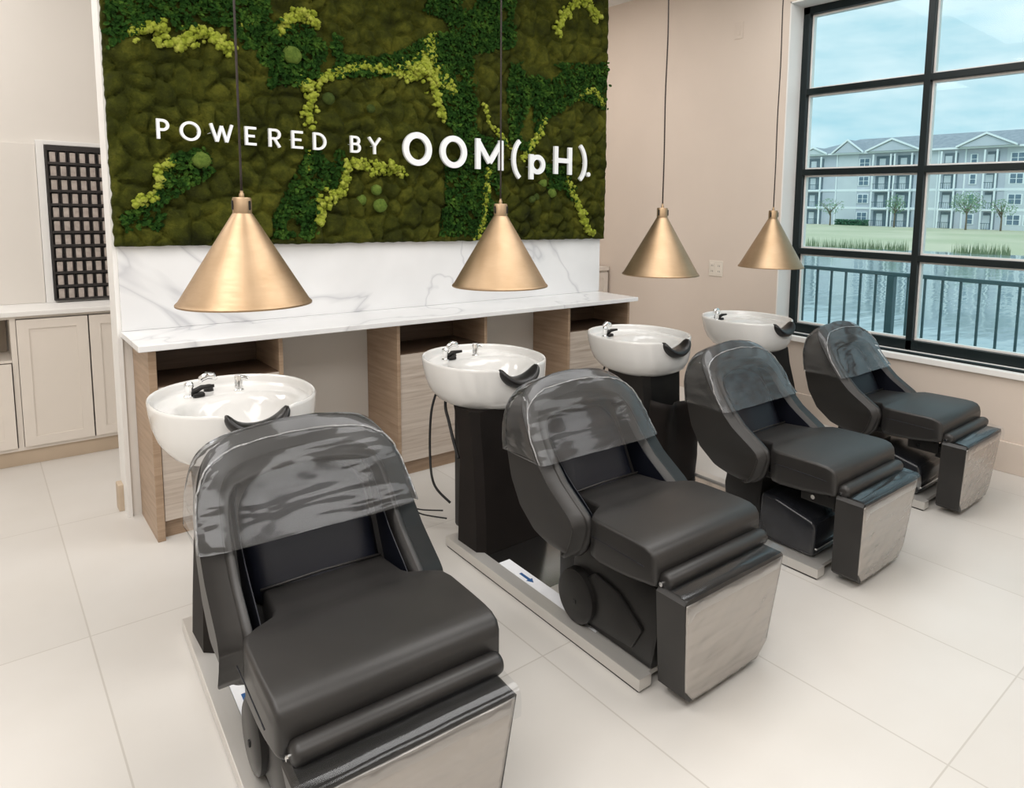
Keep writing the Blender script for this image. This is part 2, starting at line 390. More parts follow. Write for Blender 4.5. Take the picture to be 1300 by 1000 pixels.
LEAF = [[(-0.004,2.756),(-.004,3.79),(.8,3.79),(0.762,2.927),(0.775,2.717),(0.708,2.576),(0.587,2.556),(0.552,2.674),(0.325,2.612),(0.274,2.661),(0.013,2.46)],
 [(0.714,2.747),(1.156,2.742),(1.201,2.612),(1.506,2.661),(1.757,2.826),(1.731,3.045),(2.344,3.281),(2.414,2.861),(2.086,2.753),(2.149,2.223),(2.349,2.185),(2.283,1.499),(1.833,1.504),(1.897,1.989),(2.021,2.051),(1.84,2.405),(1.784,2.654),(1.505,2.538),(1.008,2.445),(0.916,2.388),(0.764,2.368),(0.708,2.576)],
 [(0.975,2.052),(1.187,2.021),(1.133,1.802),(1.011,1.704),(0.982,1.50),(0.734,1.50),(0.762,1.653)],
 [(0.242,1.936),(0.411,2.01),(0.462,1.865),(0.326,1.774),(0.195,1.679),(0.207,1.564),(.03,1.544),(.03,1.644),(0.161,1.707)],
 [(2.415,2.75),(2.928,2.829),(3.382,2.898),(3.349,2.518),(3.093,2.581),(2.78,2.397),(2.561,2.085),(2.418,2.19),(2.381,2.524)],
 [(2.709,2.065),(2.942,2.018),(3.07,1.744),(2.787,1.89)], [(2.278,3.266),(2.445,3.304),(2.448,2.866),(2.312,2.844)]]
BALL = [(0.396,1.933,0.048,1),(1.292,1.739,0.036,1),(1.376,1.806,0.036,1),(1.4,1.706,0.045,1),(0.886,2.566,0.055,1),(2.726,1.905,0.040,1),(2.812,1.83,0.038,1),(2.674,1.796,0.03,0),(2.608,1.776,0.028,0),(1.344,2.309,0.028,0),(1.089,2.341,0.038,0)]
def inpoly(x, y, P):
    c = False; j = len(P)-1
    for i in range(len(P)):
        if (P[i][1] > y) != (P[j][1] > y) and x < (P[j][0]-P[i][0])*(y-P[i][1])/(P[j][1]-P[i][1])+P[i][0]: c = not c
        j = i
    return c
MX0, MX1, MZ0, MZ1 = -.012, 3.385, 1.468, 3.79
# pillow centres: clumps of flat moss, stretched a little
cells = []
zz = MZ0
while zz < MZ1+.1:
    xx = MX0
    while xx < MX1+.1:
        cells.append((xx+R.uniform(-.05, .05), zz+R.uniform(-.045, .045), R.uniform(.6, 1.3))); xx += .125
    zz += .105
grid = {}
for c in cells: grid.setdefault((int(c[0]/.2), int(c[1]/.2)), []).append(c)
def relief(x, z):
    wx_ = x+.05*noise.noise(Vector((x*5, z*5, 1))); wz_ = z+.05*noise.noise(Vector((x*5, z*5, 7)))
    d1 = d2 = 9
    gx, gz = int(wx_/.2), int(wz_/.2)
    for a in (-1, 0, 1):
        for b in (-1, 0, 1):
            for cx, cz, s in grid.get((gx+a, gz+b), ()):
                d = math.hypot((wx_-cx)*1.1, wz_-cz)/s
                if d < d1: d1, d2 = d, d1
                elif d < d2: d2 = d
    edge = min(1, (d2-d1)/.05)
    h = .050*math.sqrt(edge)-.020+.014*noise.noise(Vector((x*9, z*9, 3)))+.006*noise.noise(Vector((x*30, z*30, 5)))
    h += .03*noise.noise(Vector((x*1.7, z*1.7, 11)))
    return max(-.03, h)
def leafy(x, z):
    q_ = .03*noise.noise(Vector((x*12, z*12, 2)))
    return any(inpoly(x+q_, z+q_, P) for P in LEAF)
panel = thing('moss_wall_panel', 'large preserved green moss panel hung on the partition above the marble backsplash', 'moss wall', ((MX0+MX1)/2, PF, MZ0))
bm = bmesh.new(); st = .0125
nx = int((MX1-MX0)/st); nz_ = int((MZ1-MZ0)/st); V = []
HT = {}
for j in range(nz_+1):
    row = []
    for i in range(nx+1):
        x = MX0+(MX1-MX0)*i/nx; z = MZ0+(MZ1-MZ0)*j/nz_
        h = relief(x, z)
        if leafy(x, z): h = h*.35-.004
        ex = min(i, nx-i, j, nz_-j)*st
        h *= min(1, ex/.03+.1)
        jx = .008*noise.noise(Vector((x*25, z*25, 9))) if i in (0, nx) else 0
        jz = .006*noise.noise(Vector((x*25, z*25, 4))) if j in (0, nz_) else 0
        row.append(bm.verts.new((x+jx, PF-.052-h, z+jz))); HT[(i, j)] = h
    V.append(row)
for j in range(nz_):
    for i in range(nx): bm.faces.new((V[j][i], V[j][i+1], V[j+1][i+1], V[j+1][i]))
# sides back to the wall
def skirt(vs):
    bk = [bm.verts.new((v.co.x, PF-.001, v.co.z)) for v in vs]
    for a in range(len(vs)-1): bm.faces.new((vs[a], bk[a], bk[a+1], vs[a+1]))
skirt(V[0]); skirt(V[-1][::-1]); skirt([r_[-1] for r_ in V]); skirt([r_[0] for r_ in V][::-1])
obj('flat_moss', bm, 'moss_flat', panel, True)
def surfY(x, z):
    i = min(nx, max(0, round((x-MX0)/(MX1-MX0)*nx))); j = min(nz_, max(0, round((z-MZ0)/(MZ1-MZ0)*nz_)))
    return PF-.052-HT[(i, j)]
# leafy areas: thousands of little rounded leaves
bm = bmesh.new()
def leafquad(x, y, z, s):
    n_ = Vector((R.uniform(-.8, .8), -1, R.uniform(-.7, .8))).normalized(); a = n_.orthogonal().normalized()
    a = Matrix.Rotation(R.uniform(0, 2*PI), 3, n_) @ a; b = n_.cross(a); c = Vector((x, y, z))
    P = [c-a*s, c-a*s*.35+b*s*.6+n_*s*.18, c+a*s*.5+b*s*.5+n_*s*.2, c+a*s, c+a*s*.5-b*s*.5+n_*s*.2, c-a*s*.35-b*s*.6+n_*s*.18]
    v = [bm.verts.new(p) for p in P]; bm.faces.new((v[0], v[1], v[2], v[3])); bm.faces.new((v[0], v[3], v[4], v[5]))
cnt = 0
for k in range(60000):
    x = R.uniform(MX0+.01, MX1-.01); z = R.uniform(MZ0+.01, MZ1-.01)
    if z > 3.45 and R.random() < .8: continue
    if not leafy(x, z) or noise.noise(Vector((x*6, z*6, 21))) < -.38: continue
    leafquad(x, surfY(x, z)-R.uniform(.002, .034), z, R.uniform(.010, .019)); cnt += 1
o = obj('leafy_moss', bm, 'moss_leaf', panel, False, False); o['kind'] = 'stuff'; o['label'] = 'dark green leafy patches between the flat moss'
# lime reindeer moss ridges
bm = bmesh.new()
ico = bmesh.new(); bmesh.ops.create_icosphere(ico, subdivisions=2, radius=1); icoV = [v.co.copy() for v in ico.verts]; icoF = [[v.index for v in f.verts] for f in ico.faces]; ico.free()
def blob(bm, c, r, amp=.35, fr=2.2, sq=1):
    sd = R.uniform(0, 99); vs = []
    for p in icoV:
        k = 1+amp*noise.noise(p*fr+Vector((sd, sd, sd)))
        vs.append(bm.verts.new((c[0]+p.x*r*k, c[1]+p.y*r*k*sq, c[2]+p.z*r*k)))
    for f in icoF: bm.faces.new([vs[i] for i in f])
for pts, wd in LIME:
    P = catmull([(a, b, 0) for a, b in pts], 10); n_ = 0
    for a, b in zip(P, P[1:]):
        ln = (b-a).length
        for _ in range(max(1, int(ln*wd*2/.00017))):
            tt = R.random(); c = a.lerp(b, tt); ww = wd*(1+.5*noise.noise(Vector((c.x*14, c.y*14, 0))))
            ox, oz = R.gauss(0, .5)*ww, R.gauss(0, .5)*ww
            x, z = min(MX1-.01, max(MX0+.01, c.x+ox)), max(MZ0+.01, c.y+oz)
            rr = R.uniform(.009, .018)*(1 if wd > .02 else .75)
            blob(bm, (x, surfY(x, z)-R.uniform(.005, .022), z), rr, .8, 2.4)
o = obj('lime_moss', bm, 'moss_lime', panel, True); o['kind'] = 'stuff'; o['label'] = 'bright lime reindeer moss in winding ridges'
for (x, z, r, c) in BALL:
    bm = bmesh.new(); blob(bm, (x, surfY(x, z)-r*.35, z), r, .18, 2.5, .75); obj('moss_ball', bm, 'moss_ball' if c else 'moss_ball_dark', panel, True)

# ------------------------------------------------------------------ sign letters
sign = thing('wall_sign', 'white raised lettering POWERED BY OOM(pH). mounted across the moss panel', 'sign', (1.67, .40, 1.93))
def arc(cx, cz, rx, rz, a0, a1, n=24):
    return [(cx+rx*math.cos(math.radians(a0+(a1-a0)*k/n)), cz+rz*math.sin(math.radians(a0+(a1-a0)*k/n))) for k in range(n+1)]
def ribbon(bm, pts, w, closed=False, e=0):
    y0, y1 = .385+e, .407-e; n = len(pts); L = []; 
    for i, p in enumerate(pts):
        if closed: a, b = pts[i-1], pts[(i+1) % n]
        else: a, b = pts[max(0, i-1)], pts[min(n-1, i+1)]
        d = Vector((b[0]-a[0], b[1]-a[1])).normalized(); nn = Vector((-d.y, d.x))*w/2
        L.append([(p[0]+nn.x, y0, p[1]+nn.y), (p[0]-nn.x, y0, p[1]-nn.y), (p[0]-nn.x, y1, p[1]-nn.y), (p[0]+nn.x, y1, p[1]+nn.y)])
    if closed: L.append(L[0])
    loft(bm, L, not closed, not closed)
def letter(ch, x0, x1, z0, z1, s):
    h = s/2; a, b, c, d = x0+h, x1-h, z0+h, z1-h; m_ = (c+d)/2; S = []; closed = []
    if ch == 'P': rz = (d-c)*.27; S = [[(a, z0), (a, z1)], [(a, d), (b-rz, d)]+arc(b-rz, d-rz, rz, rz, 90, -90, 14)+[(a, d-2*rz)]]
    elif ch == 'O': closed = [arc((x0+x1)/2, (z0+z1)/2, (b-a)/2, (d-c)/2, 0, 352.5, 47)]
    elif ch == 'W': S = [[(a, z1), (a+(b-a)*.27, c)], [(a+(b-a)*.27, c), ((a+b)/2, z1-.1*(z1-z0))], [((a+b)/2, z1-.1*(z1-z0)), (a+(b-a)*.73, c)], [(a+(b-a)*.73, c), (b, z1)]]
    elif ch == 'E': S = [[(a, z0), (a, z1)], [(a, d), (x1, d)], [(a, m_), (x1-.15*(x1-x0), m_)], [(a, c), (x1, c)]]
    elif ch in 'R': rz = (d-c)*.27; S = [[(a, z0), (a, z1)], [(a, d), (b-rz, d)]+arc(b-rz, d-rz, rz, rz, 90, -90, 14)+[(a, d-2*rz)], [(a+(b-a)*.45, d-2*rz), (b, z0)]]
    elif ch == 'D': rz = (d-c)/2; rx = min(rz, b-a); S = [[(a, z0), (a, z1)], [(a, d), (b-rx, d)]+arc(b-rx, m_, rx, rz, 90, -90, 18)+[(a, c)]]
    elif ch == 'B':
        r1 = (d-c)*.235; r2 = (d-c)*.265
        S = [[(a, z0), (a, z1)], [(a, d), (b-r1*1.2, d)]+arc(b-r1*1.2, d-r1, r1, r1, 90, -90, 12)+[(a, d-2*r1)], [(a, c+2*r2), (b-r2, c+2*r2)]+arc(b-r2, c+r2, r2, r2, 90, -90, 12)+[(a, c)]]
    elif ch == 'Y': S = [[(a, z1), ((a+b)/2, m_)], [(b, z1), ((a+b)/2, m_)], [((a+b)/2, m_+h*.6), ((a+b)/2, z0)]]
    elif ch == 'M': S = [[(a, z0), (a, z1)], [(b, z0), (b, z1)], [(a, d), ((a+b)/2, c+.18*(d-c))], [((a+b)/2, c+.18*(d-c)), (b, d)]]
    elif ch == '(': S = [arc(b+.06, m_, b+.06-a, (z1-z0)/2*1.16, 122, 238, 18)]
    elif ch == ')': S = [arc(a-.06, m_, b+.06-a, (z1-z0)/2*1.16, 58, -58, 18)]
    elif ch == 'p': rz = (x1-x0)/2-h; S = [[(a, z0), (a, z1)]]; closed = [arc(b-rz, d-rz, rz, rz, 0, 352.5, 47)]
    elif ch == 'H': S = [[(a, z0), (a, z1)], [(b, z0), (b, z1)], [(a, m_), (b, m_)]]
    bm = bmesh.new()
    for k, p in enumerate(S): ribbon(bm, p, s, False, .0007*k)
    for p in closed: ribbon(bm, p, s, True, .0004)
    if ch == '.': lathe(bm, [(s, .385), (s, .407)], ((x0+x1)/2, 0, (z0+z1)/2), 20, 'Y')
    # stand-off pin back to the panel
    px_ = (x0+x1)/2 if ch in 'Y.' else (x0+h if ch not in 'O)' else x1-h)
    pz_ = (z0+z1)/2
    box(bm, px_-.0012, px_+.0012, .4055, PF-.03, pz_-.0012, pz_+.0012)
    obj('letter', bm, 'sign_white', sign)
for ch, a, b in (('P', .186, .243), ('O', .290, .387), ('W', .43, .548), ('E', .606, .664), ('R', .73, .795), ('E', .855, .918), ('D', .978, 1.054), ('B', 1.202, 1.266), ('Y', 1.313, 1.399)):
    letter(ch, a, b, 2.028, 2.130, .0138)
for ch, a, b in (('O', 1.547, 1.752), ('O', 1.815, 2.020)): letter(ch, a, b, 1.972, 2.190, .039)
letter('M', 2.093, 2.322, 1.976, 2.188, .037)
letter('(', 2.400, 2.480, 1.930, 2.200, .030); letter('p', 2.556, 2.702, 1.925, 2.110, .036); letter('H', 2.790, 2.965, 1.976, 2.186, .036)
letter(')', 3.036, 3.120, 1.940, 2.210, .030); letter('.', 3.120, 3.158, 1.970, 2.005, .018)

# ------------------------------------------------------------------ pendants
def pendant(x, y, label, sway=0):
    t = thing('pendant_light', label, 'pendant light', (x, y, CEIL), 'brass cone pendants over the basins')
    r, z0, z1 = .232, 1.322, 1.672
    bm = bmesh.new()
    pr = [(r-.003, z0+.004), (r, z0), (r+.004, z0), (r+.004, z0+.006), (r-.006, z0+.016), (.036, z1-.006), (.030, z1)]
    lathe(bm, [(r-.012, z0+.016), (.028, z1-.012), (.024, z1)][::-1]+pr, (x, y, 0), 64, cap0=False, cap1=False)
    obj('shade', bm, 'brass', t, 40)
    bm = bmesh.new(); lathe(bm, [(.002, z1-.002), (.033, z1-.002), (.033, z1+.052), (.030, z1+.057), (.002, z1+.057)], (x, y, 0), 32); obj('cap', bm, 'brass', t, 40)
    for a in (20, 140, 260):
        bm = bmesh.new(); a = math.radians(a+45); c_, s_ = math.cos(a), math.sin(a)
        box(bm, x+.033*c_-.004, x+.033*c_+.004, y+.033*s_-.004, y+.033*s_+.004, z1+.010, z1+.045, bev=.002)
        obj('vent_slot', bm, 'black_plastic', t)
    bm = bmesh.new(); lathe(bm, [(.001, z1+.057), (.009, z1+.057), (.009, z1+.070), (.006, z1+.074), (.006, z1+.082), (.001, z1+.084)], (x, y, 0), 16); obj('stem', bm, 'brass', t, 40)
    bm = bmesh.new(); pts = []
    for k in range(30):
        z = z1+.08+(CEIL-.03-z1-.08)*k/29; pts.append((x+sway*math.sin(k*.55)*math.sin(PI*k/29), y, z))
    tube(bm, pts, .0042, 8); obj('cord', bm, 'cord_brown', t, True)
    bm = bmesh.new(); lathe(bm, [(.001, CEIL-.03), (.055, CEIL-.03), (.06, CEIL-.001), (.001, CEIL-.001)], (x, y, 0), 24); obj('ceiling_canopy', bm, 'brass', t, 40)
    bm = bmesh.new(); lathe(bm, [(.001, z1-.10), (.018, z1-.10), (.018, z1-.004), (.001, z1-.004)], (x, y, 0), 20); obj('socket', bm, 'black_plastic', t, 40)
    bm = bmesh.new(); lathe(bm, [(.001, z1-.21), (.018, z1-.205), (.031, z1-.18), (.031, z1-.155), (.018, z1-.12), (.014, z1-.10), (.001, z1-.10)], (x, y, 0), 20); obj('bulb', bm, 'bulb_glass', t, True)
    return t
PY = -.985
pendant(.208, PY, 'largest and nearest brass cone pendant, hanging over the left end of the counter')
pendant(1.377, PY, 'brass cone pendant, second from the left, hanging below the OOM lettering')
pendant(2.545, PY, 'brass cone pendant hanging just right of the moss panel, in front of the beige wall', .004)
pendant(3.713, PY, 'smallest brass cone pendant, farthest right, hanging against the window edge', .004)

# ------------------------------------------------------------------ shampoo chair
YF = [(.355, -1.895), (.360, -1.92), (.372, -1.945), (.40, -1.97), (.449, -1.99), (.50, -2.005), (.54, -1.985), (.58, -1.92), (.63, -1.84), (.70, -1.765), (.78, -1.70), (.87, -1.638), (.93, -1.592), (.965, -1.562), (.99, -1.545)]
YB = [(.355, -1.87), (.360, -1.835), (.372, -1.78), (.40, -1.69), (.47, -1.59), (.57, -1.525), (.67, -1.495), (.80, -1.475), (.90, -1.47), (.95, -1.478), (.99, -1.50)]
ARCH = [(-.326, .356), (-.327, .365), (-.328, .38), (-.328, .41), (-.328, .46), (-.328, .55), (-.328, .65), (-.324, .75), (-.310, .850), (-.276, .918), (-.210, .958), (-.11, .977), (0, .984)]
ARCH = [Vector((a, 0, b)) for a, b in ARCH]+[Vector((-a, 0, b)) for a, b in ARCH[-2::-1]]
AP = catmull(ARCH, 6)
def build_shell(X, off=0, zmin=None):
    """loops round the arch; off = growth outwards in metres"""
    loops = []
    n = len(AP)
    for i, p in enumerate(AP):
        t_ = (AP[min(i+1, n-1)]-AP[max(i-1, 0)]).normalized()
        nn = Vector((t_.z, 0, -t_.x))       # inward normal
        if nn.dot(Vector((0, 0, .62))-p) < 0: nn = -nn
        top = sstep(.80, .97, p.z)
        th = .108+.047*top
        if p.z < .55: nn = Vector((1 if p.x < 0 else -1, 0, 0))
        if p.z < .40: p = p.copy(); th0 = th; th *= .45+.55*math.sqrt(max(0, 1-(1-min(1, max(0, (p.z-.356)/.044)))**2)); p = p+nn*(th0-th)*.5
        r = min(.024+.016*top, th*.49)
        lp = []
        for (a, b) in rrect(.5, .5, .25, 5):
            pass
        # cross-section: s inward 0..th ; f 0=front 1=back
        pts = []
        k_ = 5
        for (cs, cf, a0) in ((0, 0, 180), (0, 1, 90), (1, 1, 0), (1, 0, 270)):
            for k in range(k_+1):
                ang = math.radians(a0-90*k/k_)
                pts.append((cs, cf, math.cos(ang), math.sin(ang)))
        for cs, cf, ca, sa in pts:
            s = (r if cs == 0 else th-r)+ca*r
            pos = p+nn*s
            yf, yb = lerp(YF, pos.z), lerp(YB, pos.z)
            dep = yb-yf; rr = min(r, dep*.49)
            y = (yf+rr if cf == 0 else yb-rr)+sa*rr
            lp.append(Vector((X+pos.x, y, pos.z)))
        loops.append(lp)
    return loops
def frontY(z): return lerp(YF, z)
def cushY(z): return -1.768+.55*(z-.54)
def cushion(X, x_half, z0, z1, rc, depth0, thick, bulge, nu=16, nv=18):
    """padded panel following the recline of the shell; arch-topped outline"""
    bm = bmesh.new(); L = []
    for j in range(nv+1):
        v = j/nv; row = []
        z = z0+(z1-z0)*v
        hw = x_half
        if z > z1-rc: hw = x_half-rc+math.sqrt(max(0, rc*rc-(z-(z1-rc))**2))
        if z < z0+.03: hw = x_half-.03+math.sqrt(max(0, .03**2-(z0+.03-z)**2))
        for i in range(nu+1):
            u = -1+2*i/nu
            e = (1-abs(u)**4)*(1-abs(2*v-1)**6)
            row.append((X+hw*u, cushY(z)+depth0-bulge*e+.03*(1-e)**3, z))
        L.append(row)
    F_ = [[bm.verts.new(p) for p in r_] for r_ in L]; G = [[bm.verts.new((p[0], cushY(p[2])+depth0+thick, p[2])) for p in r_] for r_ in L]
    for j in range(nv):
        for i in range(nu):
            bm.faces.new((F_[j][i], F_[j][i+1], F_[j+1][i+1], F_[j+1][i])); bm.faces.new((G[j][i], G[j+1][i], G[j+1][i+1], G[j][i+1]))
        bm.faces.new((F_[j][0], F_[j+1][0], G[j+1][0], G[j][0])); bm.faces.new((F_[j][nu], G[j][nu], G[j+1][nu], F_[j+1][nu]))
    for i in range(nu):
        bm.faces.new((F_[0][i], G[0][i], G[0][i+1], F_[0][i+1])); bm.faces.new((F_[nv][i], F_[nv][i+1], G[nv][i+1], G[nv][i]))
    bmesh.ops.remove_doubles(bm, verts=bm.verts, dist=.0004)
    return bm
GROUP_CH = 'black vinyl shampoo chairs in a row'
def chair(X, label, kind):
    t = thing('shampoo_chair', label, 'chair', (X, -1.6, 0), GROUP_CH)
    bm = bmesh.new(); loft(bm, build_shell(X)); obj('backrest_shell', bm, 'vinyl', t, True)
    # back of the shell, closing the arch
    bm = bmesh.new(); L = []
    for j in range(15):
        z = .40+.49*j/14; hw = .275 if z < .80 else .275-.07*((z-.80)/.09)**2
        L.append([(X+hw*(-1+2*i/12), lerp(YB, z)-.018+.020*((-1+2*i/12)**2), z) for i in range(13)])
    L2 = [[(p[0], min(p[1]-.02, cushY(p[2])+.045), p[2]) for p in r_] for r_ in L]
    def sheet(L, L2):
        A = [[bm.verts.new(p) for p in r_] for r_ in L]; C = [[bm.verts.new(p) for p in r_] for r_ in L2]; nj, ni = len(L)-1, len(L[0])-1
        for j in range(nj):
            for i in range(ni):
                bm.faces.new((A[j][i], A[j+1][i], A[j+1][i+1], A[j][i+1])); bm.faces.new((C[j][i], C[j][i+1], C[j+1][i+1], C[j+1][i]))
            bm.faces.new((A[j][0], C[j][0], C[j+1][0], A[j+1][0])); bm.faces.new((A[j][ni], A[j+1][ni], C[j+1][ni], C[j][ni]))
        for i in range(ni): bm.faces.new((A[0][i], A[0][i+1], C[0][i+1], C[0][i])); bm.faces.new((A[nj][i], C[nj][i], C[nj][i+1], A[nj][i+1]))
    sheet(L, L2); obj('back_panel', bm, 'vinyl', t, 50)
    obj('back_cushion', cushion(X, .200, .49, .838, .125, .0, .05, .03), 'vinyl_shade_seam', t, 60)
    for sg in (-1, 1):  # dark sheets added inside the wings to stand for shade in the recess
        bm = bmesh.new(); L = []
        for j in range(12):
            z = .425+.40*j/11; xi = X+sg*(.328-.108-.0035-(.016 if z > .78 else 0)*(z-.78)/.05)
            L.append([(xi, frontY(z)+.030+(cushY(z)+.03-frontY(z)-.030)*i/5, z) for i in range(6)])
        L2 = [[(p[0]+sg*.003, p[1], p[2]) for p in r_] for r_ in L]
        sheet(L, L2); obj('wing_shade_sheet', bm, 'vinyl_shade_seam', t, 50)
    # seat: sections along y
    secs = [(-1.765, .170, .47, .533, .02), (-1.78, .185, .45, .545, .03), (-1.93, .193, .42, .556, .030), (-1.965, .205, .41, .559, .030), (-2.0, .262, .40, .561, .03), (-2.025, .290, .395, .562, .03), (-2.07, .298, .395, .563, .028), (-2.2, .300, .405, .565, .026), (-2.27, .300, .415, .566, .024), (-2.315, .299, .423, .564, .024), (-2.345, .297, .427, .556, .022), (-2.362, .293, .430, .540, .02), (-2.370, .286, .438, .518, .018)]
    loops = []
    for y, hw, zb, zt, r in secs:
        cz, hh = (zb+zt)/2, (zt-zb)/2; lp = []
        for a, b in rrect2(hw, hh, min(r, .013), r):
            edge = .010*(1-(a/hw)**2)*(1 if b > 0 else 0)
            yy = y-(.018*(1-(a/hw)**2) if y < -2.2 else 0)
            lp.append(Vector((X+.012+a, yy, cz+b+edge)))
        loops.append(lp)
    bm = bmesh.new(); loft(bm, loops); s = obj('seat', bm, 'vinyl', t, 55)
    # seam line round the seat side
    bm = bmesh.new(); pts = [(X-.2995, -2.05-.28*k/10, .505-.004*(k/10)**2) for k in range(11)]
    tube(bm, pts, .0018, 6); obj('seam', bm, 'vinyl_shade_seam', s, True); bm = bmesh.new(); pts = [(2*X-p[0], p[1], p[2]) for p in pts]; tube(bm, pts, .0018, 6); obj('seam', bm, 'vinyl_shade_seam', s, True)
    bm = bmesh.new(); tube(bm, [(X-.18, -1.79, .553), (X, -1.785, .556), (X+.19, -1.79, .553)], .0045, 8); obj('piping', bm, 'vinyl', s, True)
    # calf roll
    bm = bmesh.new(); loops = []
    for k, x in enumerate((-.262, -.256, -.245, .272, .283, .289)):
        sc = (.6, .92, 1, 1, .92, .6)[k]
        loops.append([Vector((X+x, -2.387+.040*sc*math.cos(a)-.010*math.sin(a), .452+.036*sc*math.sin(a))) for a in [2*PI*q_/20 for q_ in range(20)]])
    loft(bm, loops); r_ = obj('calf_roll', bm, 'vinyl', t, 50)
    bm = bmesh.new(); lathe(bm, [(.001, X-.270), (.008, X-.270), (.008, X-.260), (.001, X-.260)], (0, -2.385, .45), 12, 'X'); obj('bolt', bm, 'chrome', r_, 40)
    bm = bmesh.new(); lathe(bm, [(.001, X-.002), (.006, X-.002), (.006, X+.004), (.001, X+.004)], (0, 0, 0), 10, 'X')
    bm.free()
    # leg rest pad
    P = [(-.276, .425), (-.262, .440), (.262, .440), (.276, .425), (.238, .085), (.190, .030), (-.198, .030), (-.220, .050)]
    bm = bmesh.new(); A = []
    yb = lambda z: -2.370+.035*(.44-z)/.41
    for y_, sc in ((0, .955), (.012, 1), (.985, 1), (1, .955)):
        lp = []
        for a, b in P:
            zc = .235; z = zc+(b-zc)*sc; lp.append(Vector((X+a*sc, yb(z)-.135*y_, z)))
        A.append(lp)
    loft(bm, A); lr = obj('leg_rest', bm, 'vinyl', t, 35)
    # wrinkled film on its front
    bm = bmesh.new(); L = []
    for j in range(41):
        v = j/40; z = .036+(.424-.036)*v
        hw = lerp([(.036, .186), (.085, .228), (.40, .268), (.44, .270)], z); row = []
        for i in range(41):
            u = -1+2*i/40; x = hw*u
            e = (1-u**8)
            wr = (.0045*noise.noise(Vector(((x+z)*4+X*3, (z-x*.8)*26, X)))+.002*noise.noise(Vector((x*30, z*30, X))))*e*(.35+.65*abs(u))
            row.append((X+x, yb(z)-.1375-.004*e+wr, z))
        L.append(row)
    L2 = [[(p[0], yb(p[2])-.133, p[2]) for p in r2] for r2 in L]
    sheet(L, L2); fl = obj('protective_film', bm, 'leg_film', lr, True); fl['label'] = 'wrinkled shiny grey protective film'
    # clear wrap folded over the top edge
    bm = bmesh.new(); prof = [(-.020, -.002), (-.012, .011), (.02, .0135), (.06, .0145), (.10, .013), (.128, .010), (.142, -.002), (.1455, -.018), (.1450, -.034), (.1435, -.045)]
    L = []
    for i in range(29):
        u = -1+2*i/28; x = .279*u; row = []
        for k, (dy, dz) in enumerate(prof):
            lip = 1 if k < 7 else 1+.5*(abs(u) > .86)
            wv = .0018*noise.noise(Vector((x*9+X*5, dy*12, 3)))
            row.append((X+x, -2.375-dy+wv, .440+dz*lip+wv))
        L.append(row)
    Vv = [[bm.verts.new(p) for p in r2] for r2 in L]
    for a, b in zip(Vv, Vv[1:]):
        for k in range(len(prof)-1): bm.faces.new((a[k], a[k+1], b[k+1], b[k]))
    wrp = obj('clear_wrap', bm, 'clear_wrap', lr, True)
    # mechanism
    if kind == 'A':
        bm = bmesh.new(); prism(bm, [(-1.80, .050), (-2.285, .050), (-2.30, .12), (-2.315, .20), (-2.31, .37), (-2.20, .40), (-1.86, .405), (-1.83, .30)], 'X', X-.205, X+.205, .014); mb = obj('motor_housing', bm, 'black_plastic', t, 40)
        for sgn in (-1, 1):
            bm = bmesh.new(); lathe(bm, [(.001, X+sgn*.245), (.095, X+sgn*.245), (.108, X+sgn*.238), (.112, X+sgn*.20), (.001, X+sgn*.20)], (0, -1.885, .168), 40, 'X'); dsc = obj('hinge_cover', bm, 'black_plastic', mb, 35)
            bm = bmesh.new(); box(bm, X+sgn*.247-.003, X+sgn*.247+.003, -1.90, -1.884, .145, .162, bev=.002); obj('keyhole', bm, 'rubber', mb)
            bm = bmesh.new(); prism(bm, [(-1.93, .08), (-2.20, .10), (-2.25, .19), (-2.12, .28), (-1.98, .30), (-1.92, .25)], 'X', X+sgn*.206, X+sgn*.222, .006); obj('side_cover', bm, 'black_plastic', mb, 40)
        obj('column', B(X-.15, X+.15, -1.80, -1.66, .05, .45, bev=.02), 'black_plastic', t, 40)
    else:
        bm = bmesh.new(); prism(bm, [(-1.66, .05), (-1.92, .05), (-1.88, .20), (-1.90, .42), (-1.68, .44), (-1.64, .25)], 'X', X-.15, X+.15, .02); obj('column', bm, 'black_plastic', t, 40)
        bm = bmesh.new(); prism(bm, [(-1.90, .050), (-2.225, .050), (-2.235, .20), (-2.21, .235), (-2.00, .285), (-1.91, .29)], 'X', X-.195, X+.16, .022, 3); mh = obj('motor_housing', bm, 'motor_plastic', t, 40)
        obj('trim_strip', B(X-.19, X+.155, -2.242, -2.232, .098, .106), 'chrome', mh)
        bm = bmesh.new(); box(bm, X-.19, X-.175, -2.32, -2.14, .33, .43, bev=.004); box(bm, X+.175, X+.19, -2.32, -2.14, .33, .43, bev=.004); box(bm, X-.18, X+.18, -2.34, -2.30, .34, .38, bev=.004); br_ = obj('leg_bracket', bm, 'black_plastic', t)
        bm = bmesh.new(); lathe(bm, [(.001, X-.200), (.011, X-.200), (.011, X-.188), (.001, X-.188)], (0, -2.21, .36), 12, 'X'); obj('bolt', bm, 'chrome', br_, 40)
        bm = bmesh.new(); box(bm, X-.18, X-.16, -2.02, -1.80, .37, .43, bev=.004); box(bm, X+.16, X+.18, -2.02, -1.80, .37, .43, bev=.004); b2 = obj('seat_bracket', bm, 'black_plastic', t)
        bm = bmesh.new(); lathe(bm, [(.001, X-.190), (.010, X-.190), (.010, X-.178), (.001, X-.178)], (0, -1.98, .40), 12, 'X'); obj('bolt', bm, 'chrome', b2, 40)
    obj('seat_underframe', B(X-.215, X+.215, -2.30, -1.68, .392, .416), 'black_plastic', t)
    obj('leg_rest_arm', B(X-.16, X+.16, -2.385, -2.29, .30, .36, bev=.008), 'black_plastic', t)
